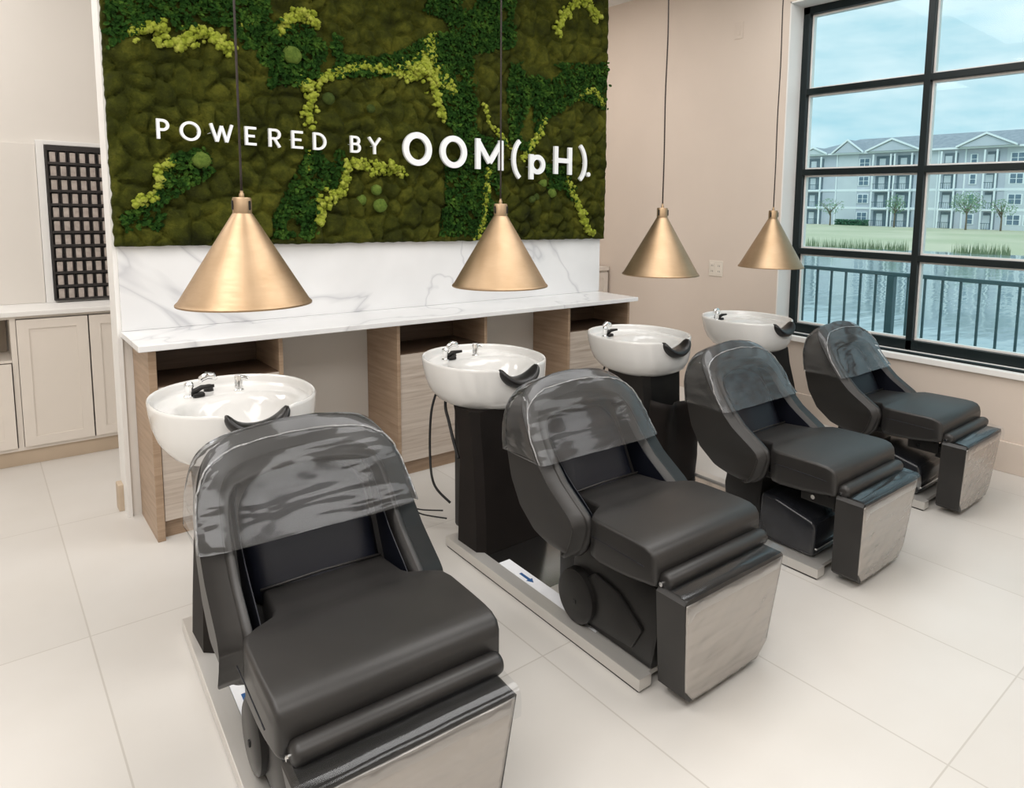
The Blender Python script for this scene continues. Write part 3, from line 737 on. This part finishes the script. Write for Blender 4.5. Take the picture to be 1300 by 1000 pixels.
    # base frame: rails and plates
    for sgn in (-1, 1):
        xa = X+sgn*.244
        bm = bmesh.new(); box(bm, xa-.031, xa+.031, -2.30, -.89, .008, .054, bev=.002); rl = obj('base_rail', bm, 'aluminium', t)
        bm = bmesh.new(); box(bm, xa-.027, xa+.027, -2.292, -.90, 0, .0078); obj('rubber_strip', bm, 'rubber', rl)
    obj('base_plate', B(X-.2125, X+.2125, -1.60, -.89, .034, .042), 'steel_plate', t)
    bp = obj('base_plate', B(X-.2125, X+.2125, -2.28, -1.601, .030, .048), 'aluminium', t); bp['label'] = 'light matt front plate'
    ps = obj('instruction_sheet', B(X-.2115, X-.150, -1.98 if kind == 'A' else -1.9, -1.28, .0485, .0492), 'paper', bp)
    ps['label'] = 'white paper sheet with a blue arrow'
    bm = bmesh.new(); y0 = -1.42 if X > .5 else -1.50
    xx = X-.19; prism(bm, [(xx-.0, y0), (xx+.014, y0), (xx+.014, y0-.07), (xx+.024, y0-.07), (xx+.007, y0-.105), (xx-.010, y0-.07), (xx, y0-.07)], 'Z', .0493, .0500); obj('blue_arrow', bm, 'sticker_blue', ps)
    return t
CH0, CHS = .215, 1.157
chairs_def = [('nearest and largest black shampoo chair, at the lower left, under a clear plastic bag', 'A'),
              ('black shampoo chair, second from the left, with a round hinge cover beside its floor rail', 'A'),
              ('black shampoo chair, third from the left, in front of the third basin', 'B'),
              ('farthest black shampoo chair, below the window at the right', 'B')]
CX = [.204, 1.380, 2.545, 3.715]
CROT = [math.radians(a) for a in (-3.0, -1.2, 0, 0)]
CDY = (.04, 0, 0, 0)
for X, (lb, kd), a, dy in zip(CX, chairs_def, CROT, CDY):
    ch_ = chair(X, lb, kd); ch_.rotation_euler.z = a; ch_.location.y += dy

# clear bags pulled over the backrests
def bag(X, label, seed, rot, dy):
    bm = bmesh.new(); Zh = .700; L = []
    # outer outline of the arch above the hem, as a closed front view curve
    pts = [p for p in AP if p.z >= Zh]
    ol = [Vector((-.333, 0, Zh-.004))]+[Vector((p.x*1.012, 0, .984+(p.z-.984)*.99+.006)) for p in pts]+[Vector((.333, 0, Zh-.004))]
    nv = 9
    rings = []
    prof = [(0, 0), (0, .25), (0, .5), (0, .75), (0, 1)]
    # front sheet (rows from outline to hem), crown strip, back sheet
    n = len(ol)
    def wob(p, a): return a*noise.noise(Vector((p[0]*7+seed*3, p[2]*16, p[1]*9+seed)))
    A = []
    # parameter across: k over outline points ; build front by lerping from outline point to the hem straight below
    rows_f = []
    nr = 10
    for r_ in range(nr+1):
        f = (1-r_/nr); row = []
        for p in ol:
            z = Zh-.004+(p.z-Zh+.004)*f; x = p.x*(1-.035*(f)**6) if f > .9 else p.x*(1-.0*(f))
            edge = 1-(abs(p.x)/.33)**8
            y = frontY(z)-.010
            if f >= .999: y += .028
            elif f > .85: y += .008
            y += .018*(abs(p.x)/.333)**10
            q_ = (X+x, y, z); w_ = wob(q_, .011)
            row.append((q_[0], q_[1]+w_-.004, q_[2]))
        rows_f.append(row)
    rows_f = rows_f[::-1]          # hem .. outline
    rows_b = []
    for r_ in range(nr+1):
        f = 1-r_/nr; row = []
        for p in ol:
            z = Zh-.004+(p.z-Zh+.004)*f
            y = lerp(YB, z)+.008
            if f >= .999: y -= .028
            elif f > .85: y -= .008
            y -= .018*(abs(p.x)/.333)**10
            w_ = wob((p.x, 4, z), .006); row.append((X+p.x, y+abs(w_), z))
        rows_b.append(row)
    mid = []
    for k in (.33, .66): mid.append([(a[0]+.006*(1 if a[0] > X else -1)*0, a[1]*(1-k)+b[1]*k, a[2]+.004+.004*noise.noise(Vector((a[0]*20, k*5, seed)))) for a, b in zip(rows_f[-1], rows_b[0])])
    allr = rows_f+mid+rows_b
    Vv = [[bm.verts.new(p) for p in r_] for r_ in allr]
    for a, b in zip(Vv, Vv[1:]):
        for i in range(n-1):
            try: bm.faces.new((a[i], a[i+1], b[i+1], b[i]))
            except ValueError: pass
    # close both flanks between front and back sheets
    for e in (0, n-1):
        fr = [Vv[k][e] for k in range(nr+1)]; bk = [Vv[len(allr)-1-k][e] for k in range(nr+1)]
        for a in range(nr):
            try: bm.faces.new((fr[a], fr[a+1], bk[a+1], bk[a]))
            except ValueError: pass
    bmesh.ops.remove_doubles(bm, verts=bm.verts, dist=.0003)
    bmesh.ops.rotate(bm, verts=bm.verts, cent=(X, -1.6, 0), matrix=Matrix.Rotation(rot, 3, 'Z'))
    bmesh.ops.translate(bm, verts=bm.verts, vec=(0, dy, 0))
    o = obj('plastic_cover', bm, 'clear_bag', None, True)
    pth = [Vector(p)+Vector((0, -.002, 0)) for p in allr[nr-1]]
    rj = random.Random(int(seed*10))
    pth = [p+Vector((rj.uniform(-.002, .002), rj.uniform(-.003, .001), rj.uniform(-.002, .002))) for p in pth]
    b2 = bmesh.new(); tube(b2, pth, [.0022+.0016*rj.random() for _ in pth], 5)
    bmesh.ops.rotate(b2, verts=b2.verts, cent=(X, -1.6, 0), matrix=Matrix.Rotation(rot, 3, 'Z')); bmesh.ops.translate(b2, verts=b2.verts, vec=(0, dy, 0)); obj('welded_seam', b2, 'clear_seam', o, True)
    hm = [Vector(p) for p in allr[0]]; hm = [hm[0].lerp(hm[-1], k/30)+Vector((0, allr[0][min(len(hm)-1, int(k*(len(hm)-1)/30))][1]-hm[0].y-.001, 0)) for k in range(31)]
    return tag(o, label, 'plastic cover', 'clear plastic covers over the chair backrests')
for X, rot_, dy_, lb, s in zip(CX, CROT, CDY, ('clear plastic bag pulled over the top of the nearest chair backrest', 'wrinkled clear plastic bag over the second chair from the left',
                         'shiny clear plastic bag over the third chair, reflecting the window', 'small clear plastic bag over the farthest chair, by the window'), (1, 2.3, 4.1, 6.2)):
    bag(X, lb, s, rot_, dy_)

# ------------------------------------------------------------------ wash basins
def basin(PX, label, mode):
    X = PX
    t = thing('wash_basin', label, 'wash basin', (X, -.85, .042), 'white shampoo basins on black pedestals')
    CY_ = -.755
    X = PX+(.008, .055, 0, 0)[mode]
    def outl(th, k=1.0, dy=0):
        c, s = math.cos(th), math.sin(th); e = 2/2.35
        x = .302*math.copysign(abs(c)**e, c); y = .345*math.copysign(abs(s)**e, s)
        if y > 0: x *= 1-.10*(y/.345)**2
        return X+x*k, CY_+y*k+dy
    n = 72
    prof = [(.50, .690, -.05), (.68, .697, -.045), (.82, .722, -.035), (.915, .765, -.022), (.965, .815, -.012), (.99, .87, -.004), (1, .908, 0), (.998, .918, 0), (.985, .923, 0), (.965, .921, 0), (.952, .912, 0), (.945, .895, 0), (.93, .884, 0)]
    loops = []
    for k, z, dy in prof: loops.append([(*outl(2*PI*i/n, k, dy), z) for i in range(n)])
    # interior height field
    for k in (.88, .82, .75, .67, .58, .48, .38, .28, .18, .09, .02):
        lp = []
        for i in range(n):
            x, y = outl(2*PI*i/n, k)
            d = math.hypot((x-X)/.235, (y+.84)/.215)
            dep = 1-sstep(.55, 1.0, d)
            lp.append((x, y, .882-.135*dep))
        loops.append(lp)
    for li, lp in enumerate(loops):
        for i, (x, y, z) in enumerate(lp):
            g = math.exp(-((x-X)/.088)**4)*sstep(CY_-.20, CY_-.33, y)
            if z > .78: z = z-(z-.78)*.62*g
            lp[i] = (x, y, z)
    bm = bmesh.new(); loft(bm, loops); obj('bowl', bm, 'porcelain', t, 60)
    # neck rest: black crescent in the front cut-out
    bm = bmesh.new(); loops = []
    for k in range(21):
        a = math.radians(-172+164*k/20); u = (k-10)/10
        cx, cz = X+.108*math.cos(a), .932+.088*math.sin(a)
        r = .010+.036*max(0, math.cos(u*PI/2))**.6
        nx_, nz2 = math.cos(a), math.sin(a)
        lp = []
        for q_ in range(14):
            b = 2*PI*q_/14
            dd = r*.62*math.cos(b); yy = .052*(r/.038)*math.sin(b)
            lp.append((cx+nx_*dd, CY_-.338+.010+yy, cz+nz2*dd))
        loops.append(lp)
    loft(bm, loops); obj('neck_rest', bm, 'neck_gel', t, True)
    # drain
    bm = bmesh.new(); lathe(bm, [(.001, .748), (.024, .748), (.024, .752), (.017, .753), (.001, .751)], (X, -.84, 0), 20); obj('drain', bm, 'chrome', t, 40)
    # mixer with lever, sprayer dome and spout
    mx_, my_ = (X-.125, -.575)
    bm = bmesh.new(); lathe(bm, [(.001, .882), (.022, .882), (.022, .890), (.016, .894), (.016, .925), (.019, .930), (.019, .942), (.012, .950), (.001, .951)], (mx_, my_, 0), 20); fa = obj('mixer_tap', bm, 'chrome', t, 40)
    bm = bmesh.new(); tube(bm, [(mx_+.012, my_-.004, .905), (mx_+.045, my_-.010, .922), (mx_+.092, my_-.018, .924)], [.012, .011, .007], 10); box(bm, mx_+.012, mx_+.055, my_-.028, my_+.012, .884, .902, bev=.006); obj('lever', bm, 'black_plastic', fa, 50)
    sx, sy = (X-.035, -.50)
    bm = bmesh.new(); lathe(bm, [(.001, .882), (.020, .882), (.017, .905), (.012, .91), (.001, .91)], (sx, sy, 0), 18); hd = obj('sprayer_holder', bm, 'black_plastic', t, 40)
    bm = bmesh.new(); tube(bm, [(sx-.035, sy, .922), (sx-.027, sy, .940), (sx-.006, sy, .951), (sx+.018, sy, .946), (sx+.033, sy, .93)], [.006, .014, .017, .015, .007], 12); obj('sprayer', bm, 'chrome', hd, True)
    if mode < 2:
        tx, ty = (X+.070, -.600+.035)
        bm = bmesh.new(); lathe(bm, [(.001, .880), (.020, .880), (.020, .886), (.0165, .889), (.0165, .944), (.014, .950), (.001, .951)], (tx, ty, 0), 20); tube(bm, [(tx, ty, .936), (tx+.022, ty-.012, .938), (tx+.034, ty-.02, .932)], [.012, .010, .008], 10)
        obj('spout', bm, 'chrome', t, 40)
    # pedestal
    X = PX
    def ploop(hw, yf, yb_, z, c=.035):
        return [(X-hw+c, yf, z), (X+hw-c, yf, z), (X+hw, yf+c, z), (X+hw, yb_-c, z), (X+hw-c, yb_, z), (X-hw+c, yb_, z), (X-hw, yb_-c, z), (X-hw, yf+c, z)]
    bm = bmesh.new()
    if mode != 2:
        loft(bm, [ploop(.222, -1.165, -.925, .043), ploop(.214, -1.150, -.92, .20), ploop(.195, -1.10, -.90, .45), ploop(.185, -1.06, -.87, .60), ploop(.182, -1.04, -.82, .715)])
        pe = obj('pedestal', bm, 'pedestal_black', t, 30)
        bm = bmesh.new(); box(bm, X-.14, X+.15, -.95, -.78, .043, .70, bev=.015); obj('pedestal_back', bm, 'black_plastic', t, 30)
    else:
        loft(bm, [ploop(.155, -1.05, -.70, .043), ploop(.155, -1.03, -.68, .40), ploop(.172, -1.0, -.62, .722)])
        pe = obj('pedestal', bm, 'black_plastic', t, 30)
        bm = bmesh.new(); L = []
        for j in range(13):
            v = j/12; row = []
            for i in range(19):
                u = -1+2*i/18
                hw = .235-.012*v; z = .044+(.50+.045*u*u-.02*(u > .3)*(u-.3))*v
                y = -1.165+.10*abs(u)**3.2+.05*v*math.cos(u*4)+.012*noise.noise(Vector((u*3, v*4, 1)))
                row.append((X+hw*u, y, z))
            L.append(row)
        A = [[bm.verts.new(p) for p in r_] for r_ in L]; C = [[bm.verts.new((p[0], p[1]+.006, p[2])) for p in r_] for r_ in L]
        for j in range(12):
            for i in range(18):
                bm.faces.new((A[j][i], A[j][i+1], A[j+1][i+1], A[j+1][i])); bm.faces.new((C[j][i], C[j+1][i], C[j+1][i+1], C[j][i+1]))
        for i in range(18): bm.faces.new((A[12][i], A[12][i+1], C[12][i+1], C[12][i]))
        for j in range(12): bm.faces.new((A[j][0], A[j+1][0], C[j+1][0], C[j][0])); bm.faces.new((A[j][18], C[j][18], C[j+1][18], A[j+1][18]))
        for s_ in (0, 18): pass
        fc = obj('pedestal_front_cover', bm, 'pedestal_black', t, True); fc['label'] = 'loose curved front cover slipped down'
    # hoses hanging at the back left
    def hose(pts, r=.0065):
        b = bmesh.new(); tube(b, catmull(pts, 8), r, 8); obj('hose', b, 'rubber', t, True)
    if mode: hose([(X-.14, -.62, .75), (X-.175, -.61, .62), (X-.19, -.62, .40), (X-.20, -.68, .25), (X-.15, -.76, .16)])
    if mode: hose([(X-.11, -.66, .75), (X-.13, -.68, .66), (X-.15, -.75, .60), (X-.165, -.82, .52), (X-.17, -.88, .44)], .008)
    if mode == 1: hose([(X-.16, -.70, .10), (X-.24, -.62, .10), (X-.29, -.60, .12), (X-.25, -.64, .085), (X-.16, -.74, .07)], .004)
    return t
for X, lb, md in zip((.200, 1.368, 2.595, 3.760), ('nearest white shampoo basin, at the left, with chrome taps, behind the nearest chair', 'white shampoo basin, second from the left, with its black pedestal fully in view',
        'white shampoo basin, third from the left, its pedestal cover slipped down', 'farthest white shampoo basin, at the right, against the beige wall'), (0, 1, 2, 3)):
    basin(X, lb, md)

# ------------------------------------------------------------------ painted cabinets on the back wall
def shaker(x0, x1, yf, z0, z1, parent, name='door', fr=.06):
    d = obj(name, B(x0, x1, yf, yf+.012, z0, z1, bev=.001), 'cabinet_paint', parent)
    bm = bmesh.new(); f = fr
    box(bm, x0, x1, yf-.007, yf-.0002, z0, z0+f); box(bm, x0, x1, yf-.007, yf-.0002, z1-f, z1); box(bm, x0, x0+f, yf-.007, yf-.0002, z0+f, z1-f); box(bm, x1-f, x1, yf-.007, yf-.0002, z0+f, z1-f)
    obj('door_frame', bm, 'cabinet_paint', d); return d
CF = 1.79
bc = thing('base_cabinet', 'cream painted base cabinet run along the back wall at the left', 'cabinet', (-1.2, 2.0, 0))
bm = bmesh.new(); x0, x1 = -2.6, 1.4
box(bm, x0, x1, BY-.02, BY-.002, 0, .965)
box(bm, x0, x1, CF+.012, BY-.02, .10, .12); box(bm, x0, x1, CF+.012, BY-.02, .950, .968)
for x in (x0, -1.31, -.865, -.409, -.395, .335, .67, x1-.02): box(bm, x, x+.014, CF+.012, BY-.02, .12, .95)
box(bm, -.86, -.41, CF+.012, BY-.02, .675, .69)
obj('carcass', bm, 'cabinet_paint', bc)
obj('open_niche', B(-.84, -.42, BY-.05, BY-.021, .692, .948), 'cabinet_dark', bc)
obj('toe_kick', B(x0, x1, CF+.03, CF+.045, 0, .10), 'kick_wood', bc)
shaker(-.378, -.017, CF, .125, .945, bc); shaker(-.009, .33, CF, .125, .945, bc); shaker(.34, .67, CF, .125, .945, bc); shaker(.68, 1.03, CF, .125, .945, bc)
shaker(-.86, -.415, CF, .125, .67, bc); shaker(-1.30, -.875, CF, .125, .945, bc); shaker(-1.74, -1.315, CF, .125, .945, bc)
tag(obj('white_worktop', B(-2.6, 1.4, CF-.025, BY-.001, .969, 1.0, bev=.003), 'trim_white'), 'plain cream worktop on the back cabinets below the black rack', 'worktop')
rf = .012
uc = thing('upper_cabinet', 'flat cream wall cabinet with a framed niche, left of the moss wall', 'cabinet', (-.5, BY, 1.0))
obj('panel', B(-1.4, -.20, BY-.03, BY-.001, 1.001, 2.068, bev=.002), 'wall_white', uc)
bm = bmesh.new(); box(bm, -.198, -.155, BY-.045, BY-.001, 1.001, 2.095, bev=.002); box(bm, .19, .24, BY-.045, BY-.001, 1.001, 2.095, bev=.002); box(bm, -.155, .19, BY-.045, BY-.001, 2.066, 2.095, bev=.002); box(bm, -.155, .19, BY-.045, BY-.001, 1.001, 1.012)
obj('niche_frame', bm, 'trim_white', uc)
# black rack full of small boxes
rk = thing('display_rack', 'black metal rack of small stacked compartments in the framed niche', 'rack', (.017, BY-.02, 1.013))
bm = bmesh.new(); rx0, rx1, rz0, rz1 = -.152, .187, 1.0135, 2.063; ry0, ry1 = BY-.075, BY-.002
box(bm, rx0, rx1, ry1-.004, ry1, rz0, rz1); obj('back_plate', bm, 'rack_black', rk)
bm = bmesh.new(); box(bm, rx0, rx0+.010, ry0, ry1-.004, rz0, rz1); box(bm, rx1-.010, rx1, ry0, ry1-.004, rz0, rz1); box(bm, rx0+.010, rx1-.010, ry0, ry1-.004, rz1-.035, rz1); obj('frame', bm, 'rack_black', rk)
NR = 11; ph = (rz1-.035-rz0)/NR
for i in range(NR):
    zb = rz0+i*ph
    bm = bmesh.new(); box(bm, rx0+.0105, rx1-.0105, ry0-.006, ry1-.004, zb, zb+.006); box(bm, rx0+.0105, rx1-.0105, ry0-.008, ry0-.004, zb, zb+.017); obj('shelf', bm, 'rack_black', rk)
    for k in range(6):
        xa = rx0+.012+k*.0535
        if i < NR:
            b = tag(obj('swatch_box', B(xa+.010, xa+.042, ry0+.002, ry1-.01, zb+.0065, zb+.082, bev=.002), 'tube_box'), 'small beige product box standing in the black rack', 'box', 'small boxes in the black rack')
    bm = bmesh.new()
    for k in range(1, 7):
        xa = rx0+.0095+k*.0535
        box(bm, xa-.007, xa-.003, ry0-.003, ry1-.006, zb+.006, zb+ph); box(bm, xa+.003, xa+.007, ry0-.003, ry1-.006, zb+.006, zb+ph)
    obj('divider', bm, 'rack_black', rk)
# low cabinet end by the window wall behind the partition
lc = thing('side_cabinet', 'cream cabinet corner showing behind the right end of the partition', 'cabinet', (4.1, 1.9, 0))
obj('carcass', B(3.7, 4.50, 1.62, BY-.002, 0, 1.06), 'cabinet_paint', lc)
shaker(3.72, 4.10, 1.605, .12, 1.04, lc); shaker(4.11, 4.49, 1.605, .12, 1.04, lc)
obj('worktop', B(3.69, 4.50, 1.59, BY-.002, 1.061, 1.10, bev=.002), 'cabinet_paint', lc)
# outlet plates on the window wall
ot = thing('outlet_plate', 'beige double outlet plate on the wall left of the window', 'outlet', (WX, .15, 1.19))
obj('cover_plate', B(WX-.006, WX-.0005, .075, .235, 1.12, 1.262, bev=.002), 'plate_ivory', ot)
for y in (.115, .195):
    r_ = obj('receptacle', B(WX-.009, WX-.0062, y-.022, y+.022, 1.14, 1.242, bev=.001), 'plate_ivory', ot)
    bm = bmesh.new()
    for z in (1.165, 1.215):
        for d in (-.008, .008): box(bm, WX-.0096, WX-.0092, y+d-.002, y+d+.002, z-.007, z+.007)
    obj('slot', bm, 'rubber', r_)
sp = thing('switch_plate', 'small beige plate high on the wall between the pendant cords', 'switch', (WX, .0, 3.3))
obj('cover_plate', B(WX-.006, WX-.0005, -.045, .045, 3.22, 3.36, bev=.002), 'wall_paint', sp); obj('rocker', B(WX-.010, WX-.0062, -.018, .018, 3.25, 3.33, bev=.001), 'wall_paint', sp)

# ------------------------------------------------------------------ outside
struct('terrace_floor', B(WX+.26, 5.75, -9, 4, -.15, -.01), 'deck')
rl = thing('balcony_railing', 'dark metal balcony railing with thin upright bars outside the window', 'railing', (5.6, -1.5, 0))
obj('top_rail', B(5.575, 5.625, -7.5, 3.2, 1.165, 1.20, bev=.004), 'railing', rl); obj('bottom_rail', B(5.585, 5.615, -7.5, 3.2, .08, .11), 'railing', rl)
y = -1.01+.15*18; k = 5
while y > -5.2:
    if k % 12 == 11: obj('post', B(5.567, 5.633, y-.033, y+.033, -.01, 1.165, bev=.003), 'railing', rl)
    else: obj('baluster', B(5.592, 5.608, y-.0095, y+.0095, .11, 1.165), 'railing', rl)
    y -= .15; k += 1
bm = bmesh.new(); v_ = [bm.verts.new(p) for p in ((5.8, -120, -1.5), (110, -120, -1.5), (110, 220, -1.5), (5.8, 220, -1.5))]; bm.faces.new(v_)
pw = tag(obj('pond', bm, 'pond_water'), 'calm grey-blue pond beyond the railing mirroring the apartments', 'pond'); pw['kind'] = 'stuff'
# grass bank
bm = bmesh.new(); rows = []
for j in range(60):
    y = -60+4*j+0
    sh = 56+7*math.sin(y*.045+.6)+2*math.sin(y*.13)
    row = []
    for i in range(16):
        u = i/15; x = sh+(180-sh)*u**1.3
        z = -1.62+1.35*min(1, u*1.9)**.8+.10*noise.noise(Vector((x*.08, y*.08, 0)))
        row.append(bm.verts.new((x, y, z)))
    rows.append(row)
for a, b in zip(rows, rows[1:]):
    for i in range(15): bm.faces.new((a[i], a[i+1], b[i+1], b[i]))
struct('ground', bm, 'grass', True)
# reeds on the shore
bm = bmesh.new()
for k in range(2600):
    y = R.uniform(0, 80); sh = 56+7*math.sin(y*.045+.6)+2*math.sin(y*.13)
    if noise.noise(Vector((y*.12, 0, 0))) < -.05: continue
    x = sh+R.uniform(-.2, 1.2); h = R.uniform(.4, 1.1); l_ = R.uniform(-.2, .2)
    a, b, c = bm.verts.new((x, y-.05, -1.6)), bm.verts.new((x+.03, y+.05, -1.6)), bm.verts.new((x+l_, y+l_, -1.5+h)); bm.faces.new((a, b, c))
o = tag(obj('shore_reeds', bm, 'reed', None, False, False), 'dark reeds along the far shore of the pond', 'reeds'); o['kind'] = 'stuff'
# apartment building
FXB = 120.0
ap = thing('apartment_building', 'long four storey grey-blue apartment building with gabled roof across the pond', 'building', (FXB, 40, 0))
FL = [-.3, 2.95, 6.15, 9.35, 12.9]
BYL, BYR = 71.5, -8
obj('wall', B(FXB, FXB+16, BYR, BYL, -.6, 12.9), 'facade', ap)
bm = bmesh.new()
# hipped roof
e0, rz = 12.9, 16.2
P = [(FXB-.8, BYR, e0), (FXB+16.8, BYR, e0), (FXB+16.8, BYL+.8, e0), (FXB-.8, BYL+.8, e0), (FXB+8, BYR, rz), (FXB+8, BYL-7.5, rz)]
v_ = [bm.verts.new(p) for p in P]
for f in ((0, 3, 5, 4), (3, 2, 5), (2, 1, 4, 5), (1, 0, 4), (0, 1, 2, 3)): bm.faces.new([v_[i] for i in f])
obj('roof', bm, 'roof_shingle', ap)
bm = bmesh.new(); box(bm, FXB-.9, FXB-.6, BYR, BYL+.9, 12.65, 12.95)
for z in FL[1:4]: box(bm, FXB-.12, FXB, BYR, BYL, z-.22, z+.18)
obj('trim_band', bm, 'facade_white', ap)
bm = bmesh.new()
for y in (71.3, 64.1, 48.7, 45.6, 41.3, 30.2, 14.2): box(bm, FXB-.2, FXB, y-.12, y+.12, -.4, 12.7)
obj('downspout', bm, 'facade_white', ap)
def fwin(yc, wd, z, n=2):
    x = FXB
    a = obj('window', B(x-.12, x-.01, yc-wd/2-.14, yc+wd/2+.14, z+.8, z+2.5), 'facade_white', ap)
    bm = bmesh.new()
    for k in range(n):
        y0 = yc-wd/2+k*wd/n
        for q_ in (0, 1): box(bm, x-.16, x-.121, y0+.08, y0+wd/n-.08, z+.92+q_*.78, z+1.60+q_*.78)
    obj('pane', bm, 'far_glass', a)
def gable(yc, hw, zt, col='facade_light', proj=1.2):
    bm = bmesh.new(); prism(bm, [(yc-hw, 12.9), (yc+hw, 12.9), (yc, zt)], 'X', FXB-proj, FXB+6); g = obj('gable', bm, col, ap)
    bm = bmesh.new(); s = .28
    for sg in (-1, 1): prism(bm, [(yc+sg*(hw+.5), 12.75), (yc+sg*(hw+.5), 12.75+s), (yc, zt+s+.15), (yc, zt+.1)], 'X', FXB-proj-.3, FXB-proj+.05)
    obj('gable_trim', bm, 'facade_white', g)
    bm = bmesh.new()
    for sg in (-1, 1): prism(bm, [(yc+sg*(hw+.5), 12.77), (yc+sg*(hw+.5), 12.99), (yc, zt+.36), (yc, zt+.12)], 'X', FXB-proj+.06, FXB+5.5)
    obj('gable_roof', bm, 'roof_shingle', g)
def balcony(y0, y1, z, rail=True):
    a = obj('balcony', B(FXB-1.3, FXB-.01, y0-.15, y1+.15, z-.25, z+.05), 'facade_white', ap)
    bm = bmesh.new(); box(bm, FXB-.10, FXB-.02, y0, y1, z+.06, z+2.75); r_ = obj('recess', bm, 'recess_dark', a)
    bm = bmesh.new(); box(bm, FXB-.2, FXB-.11, (y0+y1)/2-.2, (y0+y1)/2+.9, z+.1, z+2.3, ); obj('balcony_door', bm, 'facade_light', a)
    bm = bmesh.new(); box(bm, FXB-1.28, FXB-1.22, y0, y1, z+1.0, z+1.08)
    yy = y0
    while yy <= y1: box(bm, FXB-1.27, FXB-1.23, yy-.03, yy+.03, z+.05, z+1.0); yy += .35
    obj('guard_rail', bm, 'railing', a)
    bm = bmesh.new()
    for yy in (y0-.05, y1+.05): box(bm, FXB-1.3, FXB-1.05, yy-.12, yy+.12, z+.05, z+3.0)
    obj('post', bm, 'facade_white', a)
for z in FL[:4]:
    balcony(66.9, 70.3, z); fwin(58.7, 1.9, z)
    balcony(53.4, 56.5, z); balcony(49.7, 52.6, z)
    balcony(42.5, 44.7, z); fwin(40.0, .9, z, 1); balcony(36.3, 38.0, z); fwin(33.6, 1.9, z); fwin(31.4, 1.4, z); balcony(26, 29.4, z); balcony(20, 23, z); fwin(16.5, 1.9, z); balcony(8, 12, z)
bm = bmesh.new()
box(bm, FXB-.09, FXB, 59.9, 63.9, -.4, 12.8); box(bm, FXB-.09, FXB, 45.0, 48.6, -.4, 12.8); box(bm, FXB-.09, FXB, 30.4, 35.2, -.4, 12.8); obj('facade_panel', bm, 'facade_light', ap)
gable(68.6, 2.4, 13.9); gable(61.6, 2.6, 14.9, 'facade'); gable(53.0, 4.3, 14.6, 'facade', 1.8); gable(37.8, 4.0, 14.6, 'facade', 1.8); gable(21.5, 4.3, 14.6, 'facade')
# trees and hedge in front of it
def tree(x, y, h, cr, label, dens=700):
    t = thing('tree', label, 'tree', (x, y, -.4), 'young trees in front of the apartments')
    bm = bmesh.new(); tube(bm, [(x, y, -.5), (x+.05, y, h*.3), (x, y+.05, h*.55)], [.16, .12, .08], 7)
    for k in range(7):
        a = R.uniform(0, 2*PI); e = R.uniform(.4, .9)
        tube(bm, [(x, y, h*.3+k*h*.03), (x+math.cos(a)*cr*.5, y+math.sin(a)*cr*.5, h*.55+e), (x+math.cos(a)*cr*.85, y+math.sin(a)*cr*.85, h*.65+e*h*.25)], [.07, .045, .015], 5)
    obj('trunk', bm, 'bark', t, True)
    bm = bmesh.new()
    for k in range(dens):
        v = Vector((R.gauss(0, 1), R.gauss(0, 1), R.gauss(0, 1))).normalized()*R.random()**.4
        c = Vector((x+v.x*cr, y+v.y*cr, h*.68+v.z*h*.32)); s = R.uniform(.10, .2)
        a = Vector((R.gauss(0, 1), R.gauss(0, 1), R.gauss(0, 1))).normalized(); b = a.orthogonal().normalized()
        vs = [bm.verts.new(p) for p in (c-a*s, c+b*s*.6, c+a*s, c-b*s*.6)]; bm.faces.new(vs)
    obj('foliage', bm, 'tree_leaf', t, False, False)
tree(113, 61.0, 4.6, 2.6, 'thin pale tree at the far left in front of the apartments', 260)
tree(113, 49.3, 5.2, 1.7, 'small tree in front of the paired balconies, left of the mullion', 420)
tree(112, 37.6, 5.6, 2.6, 'broad green tree right of the window mullion across the pond', 800)
tree(113, 33.0, 4.6, 2.0, 'sparse low tree in front of the apartments at the far right', 260)
bm = bmesh.new()
for k in range(1500):
    c = Vector((117.6+R.uniform(-.5, .5), R.uniform(56.3, 62.5), -.3+R.uniform(0, 1.1))); s = R.uniform(.12, .22)
    a = Vector((R.gauss(0, 1), R.gauss(0, 1), R.gauss(0, 1))).normalized(); b = a.orthogonal().normalized()
    bm.faces.new([bm.verts.new(p) for p in (c-a*s, c+b*s*.7, c+a*s, c-b*s*.7)])
tag(obj('hedge', bm, 'hedge_leaf', None, False, False), 'low clipped dark hedge at the foot of the apartments', 'hedge')
